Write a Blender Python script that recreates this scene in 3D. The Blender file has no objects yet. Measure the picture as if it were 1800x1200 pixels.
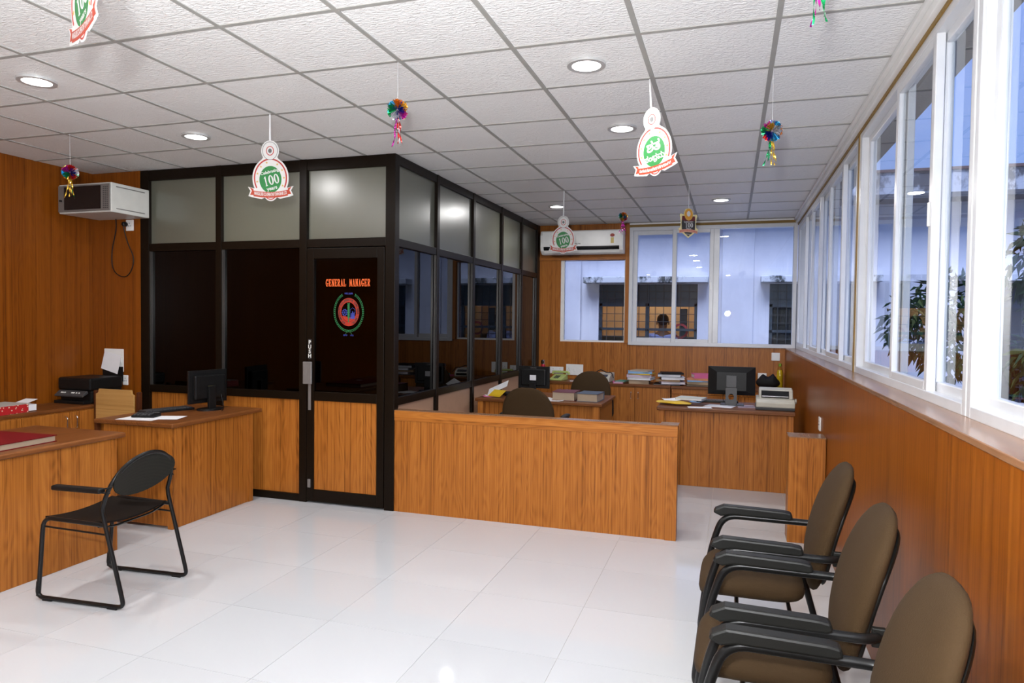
import bpy, bmesh, math, random
from mathutils import Vector, Matrix, Quaternion
random.seed(7)
R = math.radians
S = bpy.context.scene
C = S.collection

# ------------------------------------------------------------------ camera
CAMZ = 1.549
def make_camera():
    f, yaw, pit, rol = 1207.79, R(17.690), R(1.791), R(0.6735)
    def ray(u, v):
        c, s = math.cos(rol), math.sin(rol); u, v = c*u+s*v, -s*u+c*v
        return u, v
    def world(u, w, v):          # camera right / forward / down  -> world
        c, s = math.cos(rol), math.sin(rol); u, v = c*u+s*v, -s*u+c*v
        d = (u, w, -v)
        c, s = math.cos(pit), math.sin(pit); d = (d[0], d[1]*c+d[2]*s, -d[1]*s+d[2]*c)
        c, s = math.cos(yaw), math.sin(yaw); return Vector((c*d[0]-s*d[1], s*d[0]+c*d[1], d[2]))
    right, fwd, up = world(1, 0, 0), world(0, 1, 0), world(0, 0, -1)
    m = Matrix((right, up, -fwd)).transposed().to_4x4()
    m.translation = (0, 0, CAMZ)
    cam = bpy.data.cameras.new('camera'); o = bpy.data.objects.new('camera', cam); C.objects.link(o)
    cam.sensor_fit = 'HORIZONTAL'; cam.sensor_width = 36; cam.lens = 36*f/1800
    cam.clip_start = 0.02; cam.clip_end = 200
    o.matrix_world = m; S.camera = o
make_camera()

# ------------------------------------------------------------------ world, sun, flash, exposure
def make_world():
    w = bpy.data.worlds.new('dusk_sky'); S.world = w; w.use_nodes = True
    nt = w.node_tree; nt.nodes.clear()
    out = nt.nodes.new('ShaderNodeOutputWorld'); bg = nt.nodes.new('ShaderNodeBackground')
    tc = nt.nodes.new('ShaderNodeTexCoord'); sp = nt.nodes.new('ShaderNodeSeparateXYZ')
    ra = nt.nodes.new('ShaderNodeValToRGB'); no = nt.nodes.new('ShaderNodeTexNoise'); mx = nt.nodes.new('ShaderNodeMix')
    mx.data_type = 'RGBA'
    e = ra.color_ramp.elements
    e[0].position = 0.0; e[0].color = (0.34, 0.52, 1.0, 1)
    e[1].position = 0.75; e[1].color = (0.13, 0.26, 1.0, 1)
    no.inputs['Scale'].default_value = 2.5; no.inputs['Detail'].default_value = 5
    rc = nt.nodes.new('ShaderNodeValToRGB'); rc.color_ramp.elements[0].position = .45; rc.color_ramp.elements[1].position = .8
    ml = nt.nodes.new('ShaderNodeMath'); ml.operation = 'MULTIPLY'; ml.inputs[1].default_value = .45
    L = nt.links.new
    L(tc.outputs['Generated'], sp.inputs[0]); L(sp.outputs['Z'], ra.inputs[0]); L(tc.outputs['Generated'], no.inputs['Vector'])
    L(no.outputs[0], rc.inputs[0]); L(rc.outputs[0], ml.inputs[0]); L(ml.outputs[0], mx.inputs[0])
    L(ra.outputs[0], mx.inputs[6]); mx.inputs[7].default_value = (0.45, 0.62, 1.0, 1)
    L(mx.outputs[2], bg.inputs[0]); bg.inputs[1].default_value = 1.05
    L(bg.outputs[0], out.inputs[0])
make_world()
def lamp(name, kind, loc, energy, color=(1, 1, 1), target=None, **kw):
    d = bpy.data.lights.new(name, kind); d.energy = energy; d.color = color
    for k, v in kw.items(): setattr(d, k, v)
    o = bpy.data.objects.new(name, d); C.objects.link(o); o.location = loc
    if target is not None:
        o.rotation_euler = (Vector(target)-Vector(loc)).to_track_quat('-Z', 'Y').to_euler()
    return o
lamp('sun', 'SUN', (0, -4, 12), 4.6, (0.64, 0.73, 1.0), (0.2, 1, 4.2), angle=R(35))
lamp('camera_flash', 'AREA', (-0.10, -0.02, 1.78), 135, (.96, .975, 1), (-1.25, 3.0, 2.80), shape='DISK', size=0.13)
lamp('bounce_flash', 'AREA', (-0.35, -0.25, 1.80), 300, (.94, .97, 1), (-.9, -.5, 2.857), shape='DISK', size=0.2)
S.view_settings.view_transform = 'Standard'; S.view_settings.look = 'None'
S.view_settings.gamma = 1; S.view_settings.use_curve_mapping = False
S.view_settings.exposure = 0.0
LAMP_W = 16.0

# ------------------------------------------------------------------ materials
MATS = {}
def new_mat(name):
    m = bpy.data.materials.new(name); m.use_nodes = True
    return m, m.node_tree, m.node_tree.nodes['Principled BSDF']
def mat(name, col, rough=.5, metal=0, spec=.5, emit=None, es=1, bump=None, coat=0):
    if name in MATS: return MATS[name]
    m, nt, p = new_mat(name); MATS[name] = m
    p.inputs['Base Color'].default_value = (*col, 1); p.inputs['Roughness'].default_value = rough
    p.inputs['Metallic'].default_value = metal; p.inputs['Specular IOR Level'].default_value = spec
    p.inputs['Coat Weight'].default_value = coat
    if emit: p.inputs['Emission Color'].default_value = (*emit, 1); p.inputs['Emission Strength'].default_value = es
    # slight procedural variation of tone
    no = nt.nodes.new('ShaderNodeTexNoise'); no.inputs['Scale'].default_value = bump[0] if bump else 14
    no.inputs['Detail'].default_value = 4
    tc = nt.nodes.new('ShaderNodeTexCoord'); nt.links.new(tc.outputs['Object'], no.inputs['Vector'])
    hs = nt.nodes.new('ShaderNodeHueSaturation'); hs.inputs['Color'].default_value = (*col, 1)
    mr = nt.nodes.new('ShaderNodeMapRange'); mr.inputs[3].default_value = .93; mr.inputs[4].default_value = 1.07
    nt.links.new(no.outputs[0], mr.inputs[0]); nt.links.new(mr.outputs[0], hs.inputs['Value'])
    nt.links.new(hs.outputs[0], p.inputs['Base Color'])
    if bump:
        b = nt.nodes.new('ShaderNodeBump'); b.inputs['Strength'].default_value = bump[1]; b.inputs['Distance'].default_value = .004
        nt.links.new(no.outputs[0], b.inputs['Height']); nt.links.new(b.outputs[0], p.inputs['Normal'])
    return m
def wood(name, axis, dark, mid, light, rough=.36, fine=85, broad=14, cathedral=1.0):
    m, nt, p = new_mat(name); MATS[name] = m; N = nt.nodes.new; L = nt.links.new
    tc = N('ShaderNodeTexCoord'); sp = N('ShaderNodeSeparateXYZ'); L(tc.outputs['Object'], sp.inputs[0])
    oi = N('ShaderNodeObjectInfo')
    ad = N('ShaderNodeMath'); ad.operation = 'ADD'
    al = {'x': 0, 'y': 1, 'z': 2}[axis]; oth = [i for i in range(3) if i != al]
    L(sp.outputs[oth[0]], ad.inputs[0]); L(sp.outputs[oth[1]], ad.inputs[1])
    def noise(a, b, detail, rgh=.5, dist=0):
        ma = N('ShaderNodeMath'); ma.operation = 'MULTIPLY'; ma.inputs[1].default_value = a; L(ad.outputs[0], ma.inputs[0])
        mb = N('ShaderNodeMath'); mb.operation = 'MULTIPLY'; mb.inputs[1].default_value = b; L(sp.outputs[al], mb.inputs[0])
        mo = N('ShaderNodeMath'); mo.operation = 'MULTIPLY'; mo.inputs[1].default_value = 37; L(oi.outputs['Random'], mo.inputs[0])
        cb = N('ShaderNodeCombineXYZ'); L(ma.outputs[0], cb.inputs[0]); L(mb.outputs[0], cb.inputs[1]); L(mo.outputs[0], cb.inputs[2])
        no = N('ShaderNodeTexNoise'); no.inputs['Scale'].default_value = 1; no.inputs['Detail'].default_value = detail
        no.inputs['Roughness'].default_value = rgh; no.inputs['Distortion'].default_value = dist
        L(cb.outputs[0], no.inputs['Vector']); return no.outputs[0]
    n1 = noise(fine, .45, 6, .68); n2 = noise(broad, .15, 3); n3 = noise(10, 1.2, 1)
    # cathedral arches: contour lines of a stretched noise field
    sn = N('ShaderNodeMath'); sn.operation = 'MULTIPLY'; sn.inputs[1].default_value = 70; L(n3, sn.inputs[0])
    si = N('ShaderNodeMath'); si.operation = 'SINE'; L(sn.outputs[0], si.inputs[0])
    c1 = N('ShaderNodeMath'); c1.operation = 'MULTIPLY'; c1.inputs[1].default_value = .030*cathedral; L(si.outputs[0], c1.inputs[0])
    c2 = N('ShaderNodeMath'); c2.operation = 'MULTIPLY_ADD'; c2.inputs[1].default_value = .74; L(n1, c2.inputs[0]); L(c1.outputs[0], c2.inputs[2])
    c3 = N('ShaderNodeMath'); c3.operation = 'MULTIPLY_ADD'; c3.inputs[1].default_value = .26; L(n2, c3.inputs[0]); L(c2.outputs[0], c3.inputs[2])
    ra = N('ShaderNodeValToRGB'); e = ra.color_ramp.elements
    e[0].position = .34; e[0].color = (*dark, 1); e[1].position = .66; e[1].color = (*light, 1)
    x = e.new(.47); x.color = (*mid, 1)
    L(c3.outputs[0], ra.inputs[0]); L(ra.outputs[0], p.inputs['Base Color'])
    p.inputs['Roughness'].default_value = rough; p.inputs['Specular IOR Level'].default_value = .25
    return m
def thin_glass(name, tint, ior=1.5, rough=0.0, refl=(1, 1, 1)):
    m = bpy.data.materials.new(name); m.use_nodes = True; nt = m.node_tree; nt.nodes.clear(); MATS[name] = m
    N = nt.nodes.new; L = nt.links.new
    o = N('ShaderNodeOutputMaterial'); f = N('ShaderNodeFresnel'); f.inputs[0].default_value = ior
    t = N('ShaderNodeBsdfTransparent'); t.inputs[0].default_value = (*tint, 1)
    g = N('ShaderNodeBsdfGlossy'); g.inputs['Roughness'].default_value = rough; g.inputs['Color'].default_value = (*refl, 1)
    ge = N('ShaderNodeNewGeometry'); iv = N('ShaderNodeMath'); iv.operation = 'SUBTRACT'; iv.inputs[0].default_value = 1; L(ge.outputs['Backfacing'], iv.inputs[1])
    mu = N('ShaderNodeMath'); mu.operation = 'MULTIPLY'; L(f.outputs[0], mu.inputs[0]); L(iv.outputs[0], mu.inputs[1])   # one reflection per pane
    x = N('ShaderNodeMixShader'); L(mu.outputs[0], x.inputs[0]); L(t.outputs[0], x.inputs[1]); L(g.outputs[0], x.inputs[2])
    L(x.outputs[0], o.inputs[0]); return m
WD, WM, WL = (.12, .033, .004), (.31, .101, .014), (.44, .160, .028)
wood('wood_v', 'z', WD, WM, WL)
wood('wood_x', 'x', WD, WM, WL, cathedral=1.3)
wood('wood_wall_dim', 'z', (.105, .024, .0014), (.19, .049, .0028), (.25, .073, .0055), rough=.33, cathedral=.7)  # redder laminate, darkened: flash falloff on the walls is in the colour
wood('top_x', 'x', (.06, .018, .005), (.15, .048, .012), (.21, .075, .02), rough=.38)
wood('top_y', 'y', (.06, .018, .005), (.15, .048, .012), (.21, .075, .02), rough=.38)
wood('sill_y', 'y', (.13, .06, .026), (.24, .12, .06), (.30, .16, .085), rough=.22, cathedral=.5)
wood('dark_wood', 'z', (.03, .008, .003), (.075, .02, .007), (.10, .03, .01))
wood('tan_wood', 'x', (.30, .15, .04), (.44, .24, .075), (.50, .29, .10), cathedral=.4)
mat('laminate_pale', (.40, .24, .15), .4)
mat('trim_white', (.78, .78, .76), .35)
mat('upvc', (.60, .61, .63), .28)
mat('frame_bronze', (.007, .004, .002), .36, 0, .13)
mat('frame_black', (.012, .012, .012), .3, .2)
mat('black_plastic', (.006, .006, .006), .42, 0, .28)
mat('black_gloss', (.006, .006, .007), .12)
mat('dark_grey', (.05, .05, .052), .42)
mat('grey_metal', (.22, .21, .20), .4, .4)
mat('bead_metal', (.09, .085, .08), .3, .6)
mat('chrome', (.75, .75, .75), .15, 1)
mat('rack_white', (.58, .58, .54), .4)
mat('white_plastic', (.80, .80, .78), .35)
mat('ac_white', (.82, .82, .79), .3)
mat('paper', (.80, .80, .82), .8)
mat('page_edge', (.38, .29, .20), .85, bump=(90, .3))
mat('caulk', (.24, .14, .025), .6, bump=(25, .6))
mat('grout', (.55, .52, .46), .7)
mat('brown_fabric', (.038, .020, .0058), .85, spec=.25, bump=(220, .35))
mat('arm_black', (.008, .008, .007), .45, 0, .25)
mat('tube_black', (.006, .006, .006), .3, 0, .3)
mat('red_cover', (.13, .003, .006), .5, 0, .2)
mat('beige_machine', (.52, .50, .42), .45)
mat('phone_green', (.42, .50, .16), .4)
mat('red_metal', (.42, .01, .03), .3, .3)
thin_glass('clear_glass', (.95, .97, .97), 1.5)
thin_glass('tinted_glass', (.012, .010, .009), 1.32)
def floor_mat():
    m, nt, p = new_mat('floor_gloss'); MATS['floor_gloss'] = m; N = nt.nodes.new; L = nt.links.new
    tc = N('ShaderNodeTexCoord'); no = N('ShaderNodeTexNoise'); no.inputs['Scale'].default_value = 3
    L(tc.outputs['Object'], no.inputs['Vector'])
    oi = N('ShaderNodeObjectInfo'); mr = N('ShaderNodeMapRange'); mr.inputs[3].default_value = .97; mr.inputs[4].default_value = 1.03
    L(oi.outputs['Random'], mr.inputs[0])
    hs = N('ShaderNodeHueSaturation'); hs.inputs['Color'].default_value = (.535, .545, .558, 1); L(mr.outputs[0], hs.inputs['Value'])
    L(hs.outputs[0], p.inputs['Base Color']); p.inputs['Roughness'].default_value = .07; p.inputs['Specular IOR Level'].default_value = .5
    b = N('ShaderNodeBump'); b.inputs['Strength'].default_value = .06; b.inputs['Distance'].default_value = .01
    L(no.outputs[0], b.inputs['Height']); L(b.outputs[0], p.inputs['Normal'])
floor_mat()
def tile_mat():
    m, nt, p = new_mat('ceiling_tile'); MATS['ceiling_tile'] = m; N = nt.nodes.new; L = nt.links.new
    tc = N('ShaderNodeTexCoord'); mp = N('ShaderNodeMapping'); mp.inputs['Scale'].default_value = (38, 85, 1)
    oi = N('ShaderNodeObjectInfo'); L(tc.outputs['Object'], mp.inputs[0])
    cb = N('ShaderNodeCombineXYZ'); ml = N('ShaderNodeMath'); ml.operation = 'MULTIPLY'; ml.inputs[1].default_value = 50
    L(oi.outputs['Random'], ml.inputs[0]); L(ml.outputs[0], cb.inputs[0]); L(ml.outputs[0], cb.inputs[1]); L(cb.outputs[0], mp.inputs['Location'])
    no = N('ShaderNodeTexNoise'); no.inputs['Scale'].default_value = 1; no.inputs['Detail'].default_value = 3; no.inputs['Distortion'].default_value = .8
    L(mp.outputs[0], no.inputs['Vector'])
    p.inputs['Base Color'].default_value = (.86, .855, .835, 1); p.inputs['Roughness'].default_value = .42
    b = N('ShaderNodeBump'); b.inputs['Strength'].default_value = .9; b.inputs['Distance'].default_value = .010
    L(no.outputs[0], b.inputs['Height']); L(b.outputs[0], p.inputs['Normal'])
tile_mat()
def frosted_mat():
    m, nt, p = new_mat('frosted_glass'); MATS['frosted_glass'] = m; N = nt.nodes.new; L = nt.links.new
    tc = N('ShaderNodeTexCoord'); no = N('ShaderNodeTexNoise'); no.inputs['Scale'].default_value = 2.2; no.inputs['Detail'].default_value = 3
    L(tc.outputs['Object'], no.inputs['Vector'])
    p.inputs['Base Color'].default_value = (.105, .107, .080, 1); p.inputs['Specular IOR Level'].default_value = .9
    mr = N('ShaderNodeMapRange'); mr.inputs[3].default_value = .24; mr.inputs[4].default_value = .38
    L(no.outputs[0], mr.inputs[0]); L(mr.outputs[0], p.inputs['Roughness'])
frosted_mat()
def weathered(name, base, stain, lo, hi, scale=2.0):
    m, nt, p = new_mat(name); MATS[name] = m; N = nt.nodes.new; L = nt.links.new
    tc = N('ShaderNodeTexCoord'); mp = N('ShaderNodeMapping'); mp.inputs['Scale'].default_value = (scale, scale, scale*.6)
    no = N('ShaderNodeTexNoise'); no.inputs['Scale'].default_value = 1.6; no.inputs['Detail'].default_value = 9; no.inputs['Roughness'].default_value = .72
    L(tc.outputs['Object'], mp.inputs[0]); L(mp.outputs[0], no.inputs['Vector'])
    ra = N('ShaderNodeValToRGB'); e = ra.color_ramp.elements
    e[0].position = lo; e[0].color = (*stain, 1); e[1].position = hi; e[1].color = (*base, 1)
    L(no.outputs[0], ra.inputs[0]); L(ra.outputs[0], p.inputs['Base Color']); p.inputs['Roughness'].default_value = .9
weathered('facade_paint', (.72, .71, .76), (.58, .57, .62), .25, .6, .7)
weathered('stained_slab', (.66, .67, .70), (.06, .065, .06), .40, .50, 2.2)
weathered('stained_parapet', (.60, .60, .62), (.10, .10, .11), .46, .56, 1.5)
mat('slab_dark', (.10, .10, .11), .9)
mat('ground', (.20, .19, .17), .95)
mat('plaster', (.7, .7, .68), .8)
mat('window_teal', (.02, .04, .065), .4)
mat('grille_iron', (.03, .035, .04), .5)
mat('inner_orange', (.66, .50, .34), .8)

# ------------------------------------------------------------------ mesh helpers
class MB:
    def __init__(s): s.v = []; s.f = []
    def add(s, v, f):
        o = len(s.v); s.v += [tuple(p) for p in v]; s.f += [tuple(i+o for i in q) for q in f]; return s
    def box(s, x0, x1, y0, y1, z0, z1):
        return s.add([(x0,y0,z0),(x1,y0,z0),(x1,y1,z0),(x0,y1,z0),(x0,y0,z1),(x1,y0,z1),(x1,y1,z1),(x0,y1,z1)],
                     [(0,3,2,1),(4,5,6,7),(0,1,5,4),(1,2,6,5),(2,3,7,6),(3,0,4,7)])
    def obox(s, c, size, rot=None):
        a, b, d = size[0]/2, size[1]/2, size[2]/2
        m = rot.to_matrix() if hasattr(rot, 'to_matrix') else Matrix.Identity(3)
        vs = [Vector(c)+m@Vector(p) for p in [(-a,-b,-d),(a,-b,-d),(a,b,-d),(-a,b,-d),(-a,-b,d),(a,-b,d),(a,b,d),(-a,b,d)]]
        return s.add(vs, [(0,3,2,1),(4,5,6,7),(0,1,5,4),(1,2,6,5),(2,3,7,6),(3,0,4,7)])
    def prism(s, pts, plane, a, b):
        mp = {'xz': lambda p, t: (p[0], t, p[1]), 'xy': lambda p, t: (p[0], p[1], t), 'yz': lambda p, t: (t, p[0], p[1])}[plane]
        n = len(pts); v = [mp(p, a) for p in pts]+[mp(p, b) for p in pts]
        f = [tuple(range(n-1, -1, -1)), tuple(range(n, 2*n))]+[(i, (i+1) % n, n+(i+1) % n, n+i) for i in range(n)]
        return s.add(v, f)
    def strip(s, outer, inner, plane, a, b):   # ring / band between two equal-length polylines
        mp = {'xz': lambda p, t: (p[0], t, p[1]), 'xy': lambda p, t: (p[0], p[1], t), 'yz': lambda p, t: (t, p[0], p[1])}[plane]
        n = len(outer); v = [mp(p, a) for p in outer]+[mp(p, a) for p in inner]+[mp(p, b) for p in outer]+[mp(p, b) for p in inner]
        f = []
        for i in range(n-1):
            f += [(i, i+1, n+i+1, n+i), (2*n+i, 3*n+i, 3*n+i+1, 2*n+i+1), (i, 2*n+i, 2*n+i+1, i+1), (n+i, n+i+1, 3*n+i+1, 3*n+i)]
        f += [(0, n, 3*n, 2*n), (n-1, 3*n-1, 4*n-1, 2*n-1)]
        return s.add(v, f)
    def tube(s, path, r, n=8, closed=False):
        P = [Vector(p) for p in path]; k = len(P)
        rr = r if isinstance(r, (list, tuple)) else [r]*k
        tans = []
        for i in range(k):
            a = P[i-1] if (i > 0 or closed) else P[i]; b = P[(i+1) % k] if (i < k-1 or closed) else P[i]
            tans.append((b-a).normalized())
        up = Vector((0, 0, 1)) if abs(tans[0].z) < .9 else Vector((1, 0, 0))
        u = tans[0].cross(up).normalized(); vs = []
        for i in range(k):
            if i:
                q = tans[i-1].rotation_difference(tans[i]); u = q@u
            u = (u-tans[i]*u.dot(tans[i])).normalized(); w = tans[i].cross(u)
            for j in range(n):
                t = 2*math.pi*j/n; vs.append(P[i]+(u*math.cos(t)+w*math.sin(t))*rr[i])
        f = []
        for i in range(k if closed else k-1):
            a, b = i*n, ((i+1) % k)*n
            for j in range(n): f.append((a+j, a+(j+1) % n, b+(j+1) % n, b+j))
        if not closed: f += [tuple(range(n-1, -1, -1)), tuple(range((k-1)*n, k*n))]
        return s.add(vs, f)
    def lathe(s, prof, n=20, c=(0, 0, 0), axis='z'):
        vs = []; k = len(prof)
        for r, z in prof:
            for j in range(n):
                t = 2*math.pi*j/n; a, b = r*math.cos(t), r*math.sin(t)
                p = (a, b, z) if axis == 'z' else ((a, z, b) if axis == 'y' else (z, a, b))
                vs.append((p[0]+c[0], p[1]+c[1], p[2]+c[2]))
        f = []
        for i in range(k-1):
            for j in range(n): f.append((i*n+j, i*n+(j+1) % n, (i+1)*n+(j+1) % n, (i+1)*n+j))
        f += [tuple(range(n-1, -1, -1)), tuple(range((k-1)*n, k*n))]
        return s.add(vs, f)
    def sell(s, c, a, b, d, p=4, q=2.5, nu=32, nv=14, fn=None):   # rounded cushion (superellipsoid)
        sg = lambda x, e: math.copysign(abs(x)**e, x)
        vs = []
        for i in range(nv+1):
            ph = -math.pi/2+math.pi*i/nv
            for j in range(nu):
                t = 2*math.pi*j/nu
                x = a*sg(math.cos(ph), 2/q)*sg(math.cos(t), 2/p); y = b*sg(math.cos(ph), 2/q)*sg(math.sin(t), 2/p); z = d*sg(math.sin(ph), 2/q)
                v = Vector((x, y, z)); v = fn(v) if fn else v
                vs.append(Vector(c)+v)
        f = [(i*nu+j, i*nu+(j+1) % nu, (i+1)*nu+(j+1) % nu, (i+1)*nu+j) for i in range(nv) for j in range(nu)]
        return s.add(vs, f)
    def xf(s, m):
        s.v = [tuple(m@Vector(p)) for p in s.v]; return s
    def mesh(s, name, m, smooth=None):
        assert max(max(q) for q in s.f) < len(s.v), name
        me = bpy.data.meshes.new(name); me.from_pydata(s.v, [], s.f)
        bm = bmesh.new(); bm.from_mesh(me)
        bmesh.ops.remove_doubles(bm, verts=bm.verts, dist=1e-6)
        bmesh.ops.recalc_face_normals(bm, faces=bm.faces); bm.to_mesh(me); bm.free()
        me.materials.append(MATS[m] if isinstance(m, str) else m)
        if smooth:
            for p in me.polygons: p.use_smooth = True
            me.set_sharp_from_angle(angle=R(smooth))
        return me
    def build(s, name, m, parent=None, smooth=None, bevel=0, loc=None, rot=None):
        me = s.mesh(name, m, smooth); return link(name, me, parent, bevel, loc, rot)
def link(name, me, parent=None, bevel=0, loc=None, rot=None):
    o = bpy.data.objects.new(name, me); C.objects.link(o)
    if parent: o.parent = parent
    if loc: o.location = loc
    if rot: o.rotation_euler = rot
    if bevel:
        b = o.modifiers.new('bevel', 'BEVEL'); b.width = bevel; b.segments = 2; b.limit_method = 'ANGLE'; b.angle_limit = R(40)
    return o
def thing(name, label, cat, loc=(0, 0, 0), rotz=0, group=None):
    o = bpy.data.objects.new(name, None); C.objects.link(o); o.empty_display_size = .1
    o.location = loc; o.rotation_euler = (0, 0, rotz); o['label'] = label; o['category'] = cat
    if group: o['group'] = group
    return o
def tag(o, label, cat, group=None):
    o['label'] = label; o['category'] = cat
    if group: o['group'] = group
    return o
def structure(name, label, mb=None, m=None, loc=(0, 0, 0), bevel=0):
    if mb is None:
        o = bpy.data.objects.new(name, None); C.objects.link(o); o.location = loc
    else: o = mb.build(name, m, None, bevel=bevel, loc=loc)
    o['kind'] = 'structure'; o['label'] = label; return o
def dup(root, loc, rotz, label, group=None):
    r = root.copy(); C.objects.link(r); r.location = loc; r.rotation_euler = (0, 0, rotz); r['label'] = label
    if group: r['group'] = group
    for ch in list(root.children):
        c = ch.copy(); C.objects.link(c); c.parent = r
        for g in list(ch.children):
            d = g.copy(); C.objects.link(d); d.parent = c
    return r
def B(*a): return MB().box(*a)
def bez(pts, n=6):
    """rounded polyline: corners given as (point, radius)"""
    out = []; P = [(Vector(p), r) for p, r in pts]
    for i, (p, r) in enumerate(P):
        if r == 0 or i in (0, len(P)-1): out.append(p); continue
        a, b = P[i-1][0], P[i+1][0]
        da, db = (a-p), (b-p); r1 = min(r, da.length*.49); r2 = min(r, db.length*.49)
        s, e = p+da.normalized()*r1, p+db.normalized()*r2
        for k in range(n+1):
            t = k/n; out.append(s*(1-t)**2+p*2*t*(1-t)+e*t*t)
    return out
def ell(cx, cz, a, b, t0=0, t1=360, n=40):
    return [(cx+a*math.cos(R(t0+(t1-t0)*i/n)), cz+b*math.sin(R(t0+(t1-t0)*i/n))) for i in range(n+(0 if t1-t0 == 360 else 1))]
def text_geo(txt, size, shear=0, bold=0.0, align='CENTER', outline=0.0):
    cu = bpy.data.curves.new('t', 'FONT'); cu.body = txt; cu.size = size; cu.align_x = align; cu.offset = bold; cu.shear = shear
    cu.resolution_u = 3
    if outline: cu.fill_mode = 'NONE'; cu.bevel_depth = outline; cu.bevel_resolution = 0
    o = bpy.data.objects.new('t', cu); C.objects.link(o)
    dg = bpy.context.evaluated_depsgraph_get(); me = o.evaluated_get(dg).to_mesh()
    v = [tuple(p.co) for p in me.vertices]; f = [tuple(p.vertices) for p in me.polygons]
    o.evaluated_get(dg).to_mesh_clear(); bpy.data.objects.remove(o); bpy.data.curves.remove(cu)
    return v, f
def put_text(mb, txt, size, cx, cz, y, rot=0, sx=1, sz=1, **kw):
    v, f = text_geo(txt, size, **kw)
    if not v: return mb
    c, s = math.cos(rot), math.sin(rot)
    return mb.add([(cx+c*p[0]*sx-s*p[1]*sz, y, cz+s*p[0]*sx+c*p[1]*sz) for p in v], f)

# ================================================================== STRUCTURE
H = 2.857; XL, XI, XW, YB, YF = -5.70, 0.649, 0.769, 9.267, -3.0
XC, YC = -2.559, 4.935            # corner of the glazed cabin
# ---- floor: grout bed with 60 cm tiles
fl = structure('floor', 'glossy white tiled floor', B(XL, XI+.15, YF, YB, -.12, -.003), 'grout')
gx = [-0.73+.6*k for k in range(-9, 4)]; gy = [4.225+.6*k for k in range(-13, 10)]
def grid_cells(lines, lo, hi):
    e = [lo]+[l for l in lines if lo+.02 < l < hi-.02]+[hi]; return list(zip(e[:-1], e[1:]))
tile_cache = {}
def plate(w, d, z0, z1, gap, m, key):
    k = (key, round(w, 3), round(d, 3))
    if k not in tile_cache: tile_cache[k] = MB().box(-w/2+gap, w/2-gap, -d/2+gap, d/2-gap, z0, z1).mesh(key, m)
    return tile_cache[k]
for a, b in grid_cells(gx, XL, XI):
    for c, d in grid_cells(gy, YF, YB):
        link('floor_tile', plate(b-a, d-c, -.012, 0, .0012, 'floor_gloss', 'floor_tile'), fl, 0, ((a+b)/2, (c+d)/2, 0))
# ---- ceiling: T-bar grid with lay-in tiles
cl = MB().box(XL-.1, XW+.1, YF, YB+.2, H+.02, H+.16)
cx = [-4.033+.6*k for k in range(-3, 9)]; cy = [2.593+.6*k for k in range(-10, 13)]
ce = structure('ceiling', 'suspended ceiling of white textured tiles in a grey grid', cl, 'trim_white')
mat('tbar', (.34, .335, .31), .5)
bar_a = MB().box(-.012, .012, YF, YB, -.001, .012).mesh('grid_bar', 'tbar'); bar_b = MB().box(XL, XW, -.012, .012, -.0005, .011).mesh('grid_bar', 'tbar')
for x in cx:
    if XL < x < XW: link('grid_bar', bar_a, ce, 0, (x, 0, H))
for y in cy:
    if YF < y < YB: link('grid_bar', bar_b, ce, 0, (0, y, H))
for a, b in grid_cells(cx, XL, XW):
    for c, d in grid_cells(cy, YF, YB):
        link('ceiling_tile', plate(b-a, d-c, .003, .016, .004, 'ceiling_tile', 'ceiling_tile'), ce, 0, ((a+b)/2, (c+d)/2, H))
# ---- walls
structure('wall_left', 'orange teak laminate wall on the left', B(XL-.12, XL, YF, YB+.2, 0, H+.1), 'wood_wall_dim')
structure('wall_rear', 'wooden wall behind the camera, coloured dark for an unlit rear', B(XL, XW+.1, YF-.12, YF, 0, H+.1), 'dark_wood')  # dark colour stands in for unlit space mirrored by the cabin glass
structure('wall_alcove', 'teak laminate wall strip between left wall and glazed cabin', B(XL, -5.125, YC, YC+.08, 0, H), 'wood_wall_dim')
wb = MB()
wb.box(-5.7, XW+.1, YB, YB+.16, 0, 1.235)
wb.box(-5.7, -2.262, YB, YB+.16, 1.235, H+.1); wb.box(-2.262, -1.372, YB, YB+.16, 2.378, H+.1)
wb.box(-2.262, -1.372, YB, YB+.16, 1.235, 1.262); wb.box(-1.372, -1.318, YB, YB+.16, 1.235, H+.1); wb.box(-1.318, XW+.1, YB, YB+.16, 2.80, H+.1)
wk = structure('wall_back', 'teak laminate back wall with windows', wb, 'wood_v')
B(-1.318, XW, YB-.012, YB+.02, 2.795, 2.835).build('caulk_strip', 'caulk', wk)
B(-1.318, XW, YB-.03, YB+.02, 2.835, 2.855).build('cornice', 'trim_white', wk)
B(-2.559, -1.3665, YB-.018, YB, 2.378, 2.43).build('panel_band', 'wood_x', wk)
B(-1.366, -1.318, YB-.018, YB, 1.262, 2.855).build('panel_edge', 'wood_v', wk)
wr = structure('wall_right', 'teak laminate dado wall below the right windows', B(XI, XW+.1, YF, YB, 0, 1.215), 'wood_wall_dim')
B(XI-.004, XW+.1, YF, YB, 1.215, 1.237).build('sill_board', 'sill_y', wr, bevel=.003)
B(XW+.0, XW+.1, YF, YB, 2.775, H+.1).build('lintel', 'trim_white', wr)
B(XW-.008, XW+.01, YF, YB, 2.772, 2.790).build('caulk_strip', 'caulk', wr)
B(XW-.035, XW+.01, YF, YB, 2.79, 2.832).build('cornice', 'trim_white', wr, bevel=.004)
B(XW-.055, XW+.01, YF, YB, 2.832, 2.856).build('cornice_step', 'trim_white', wr, bevel=.004)
B(XW+.10, XW+.23, YF, YB+.2, 2.74, 2.86).build('sunshade_slab', 'slab_dark', wr)
# roof slab that carries the ceiling
structure('roof', 'flat concrete roof slab over the room', B(XL-.2, XW+.15, YF-.2, YB+.2, H+.16, H+.34), 'slab_dark')

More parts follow.
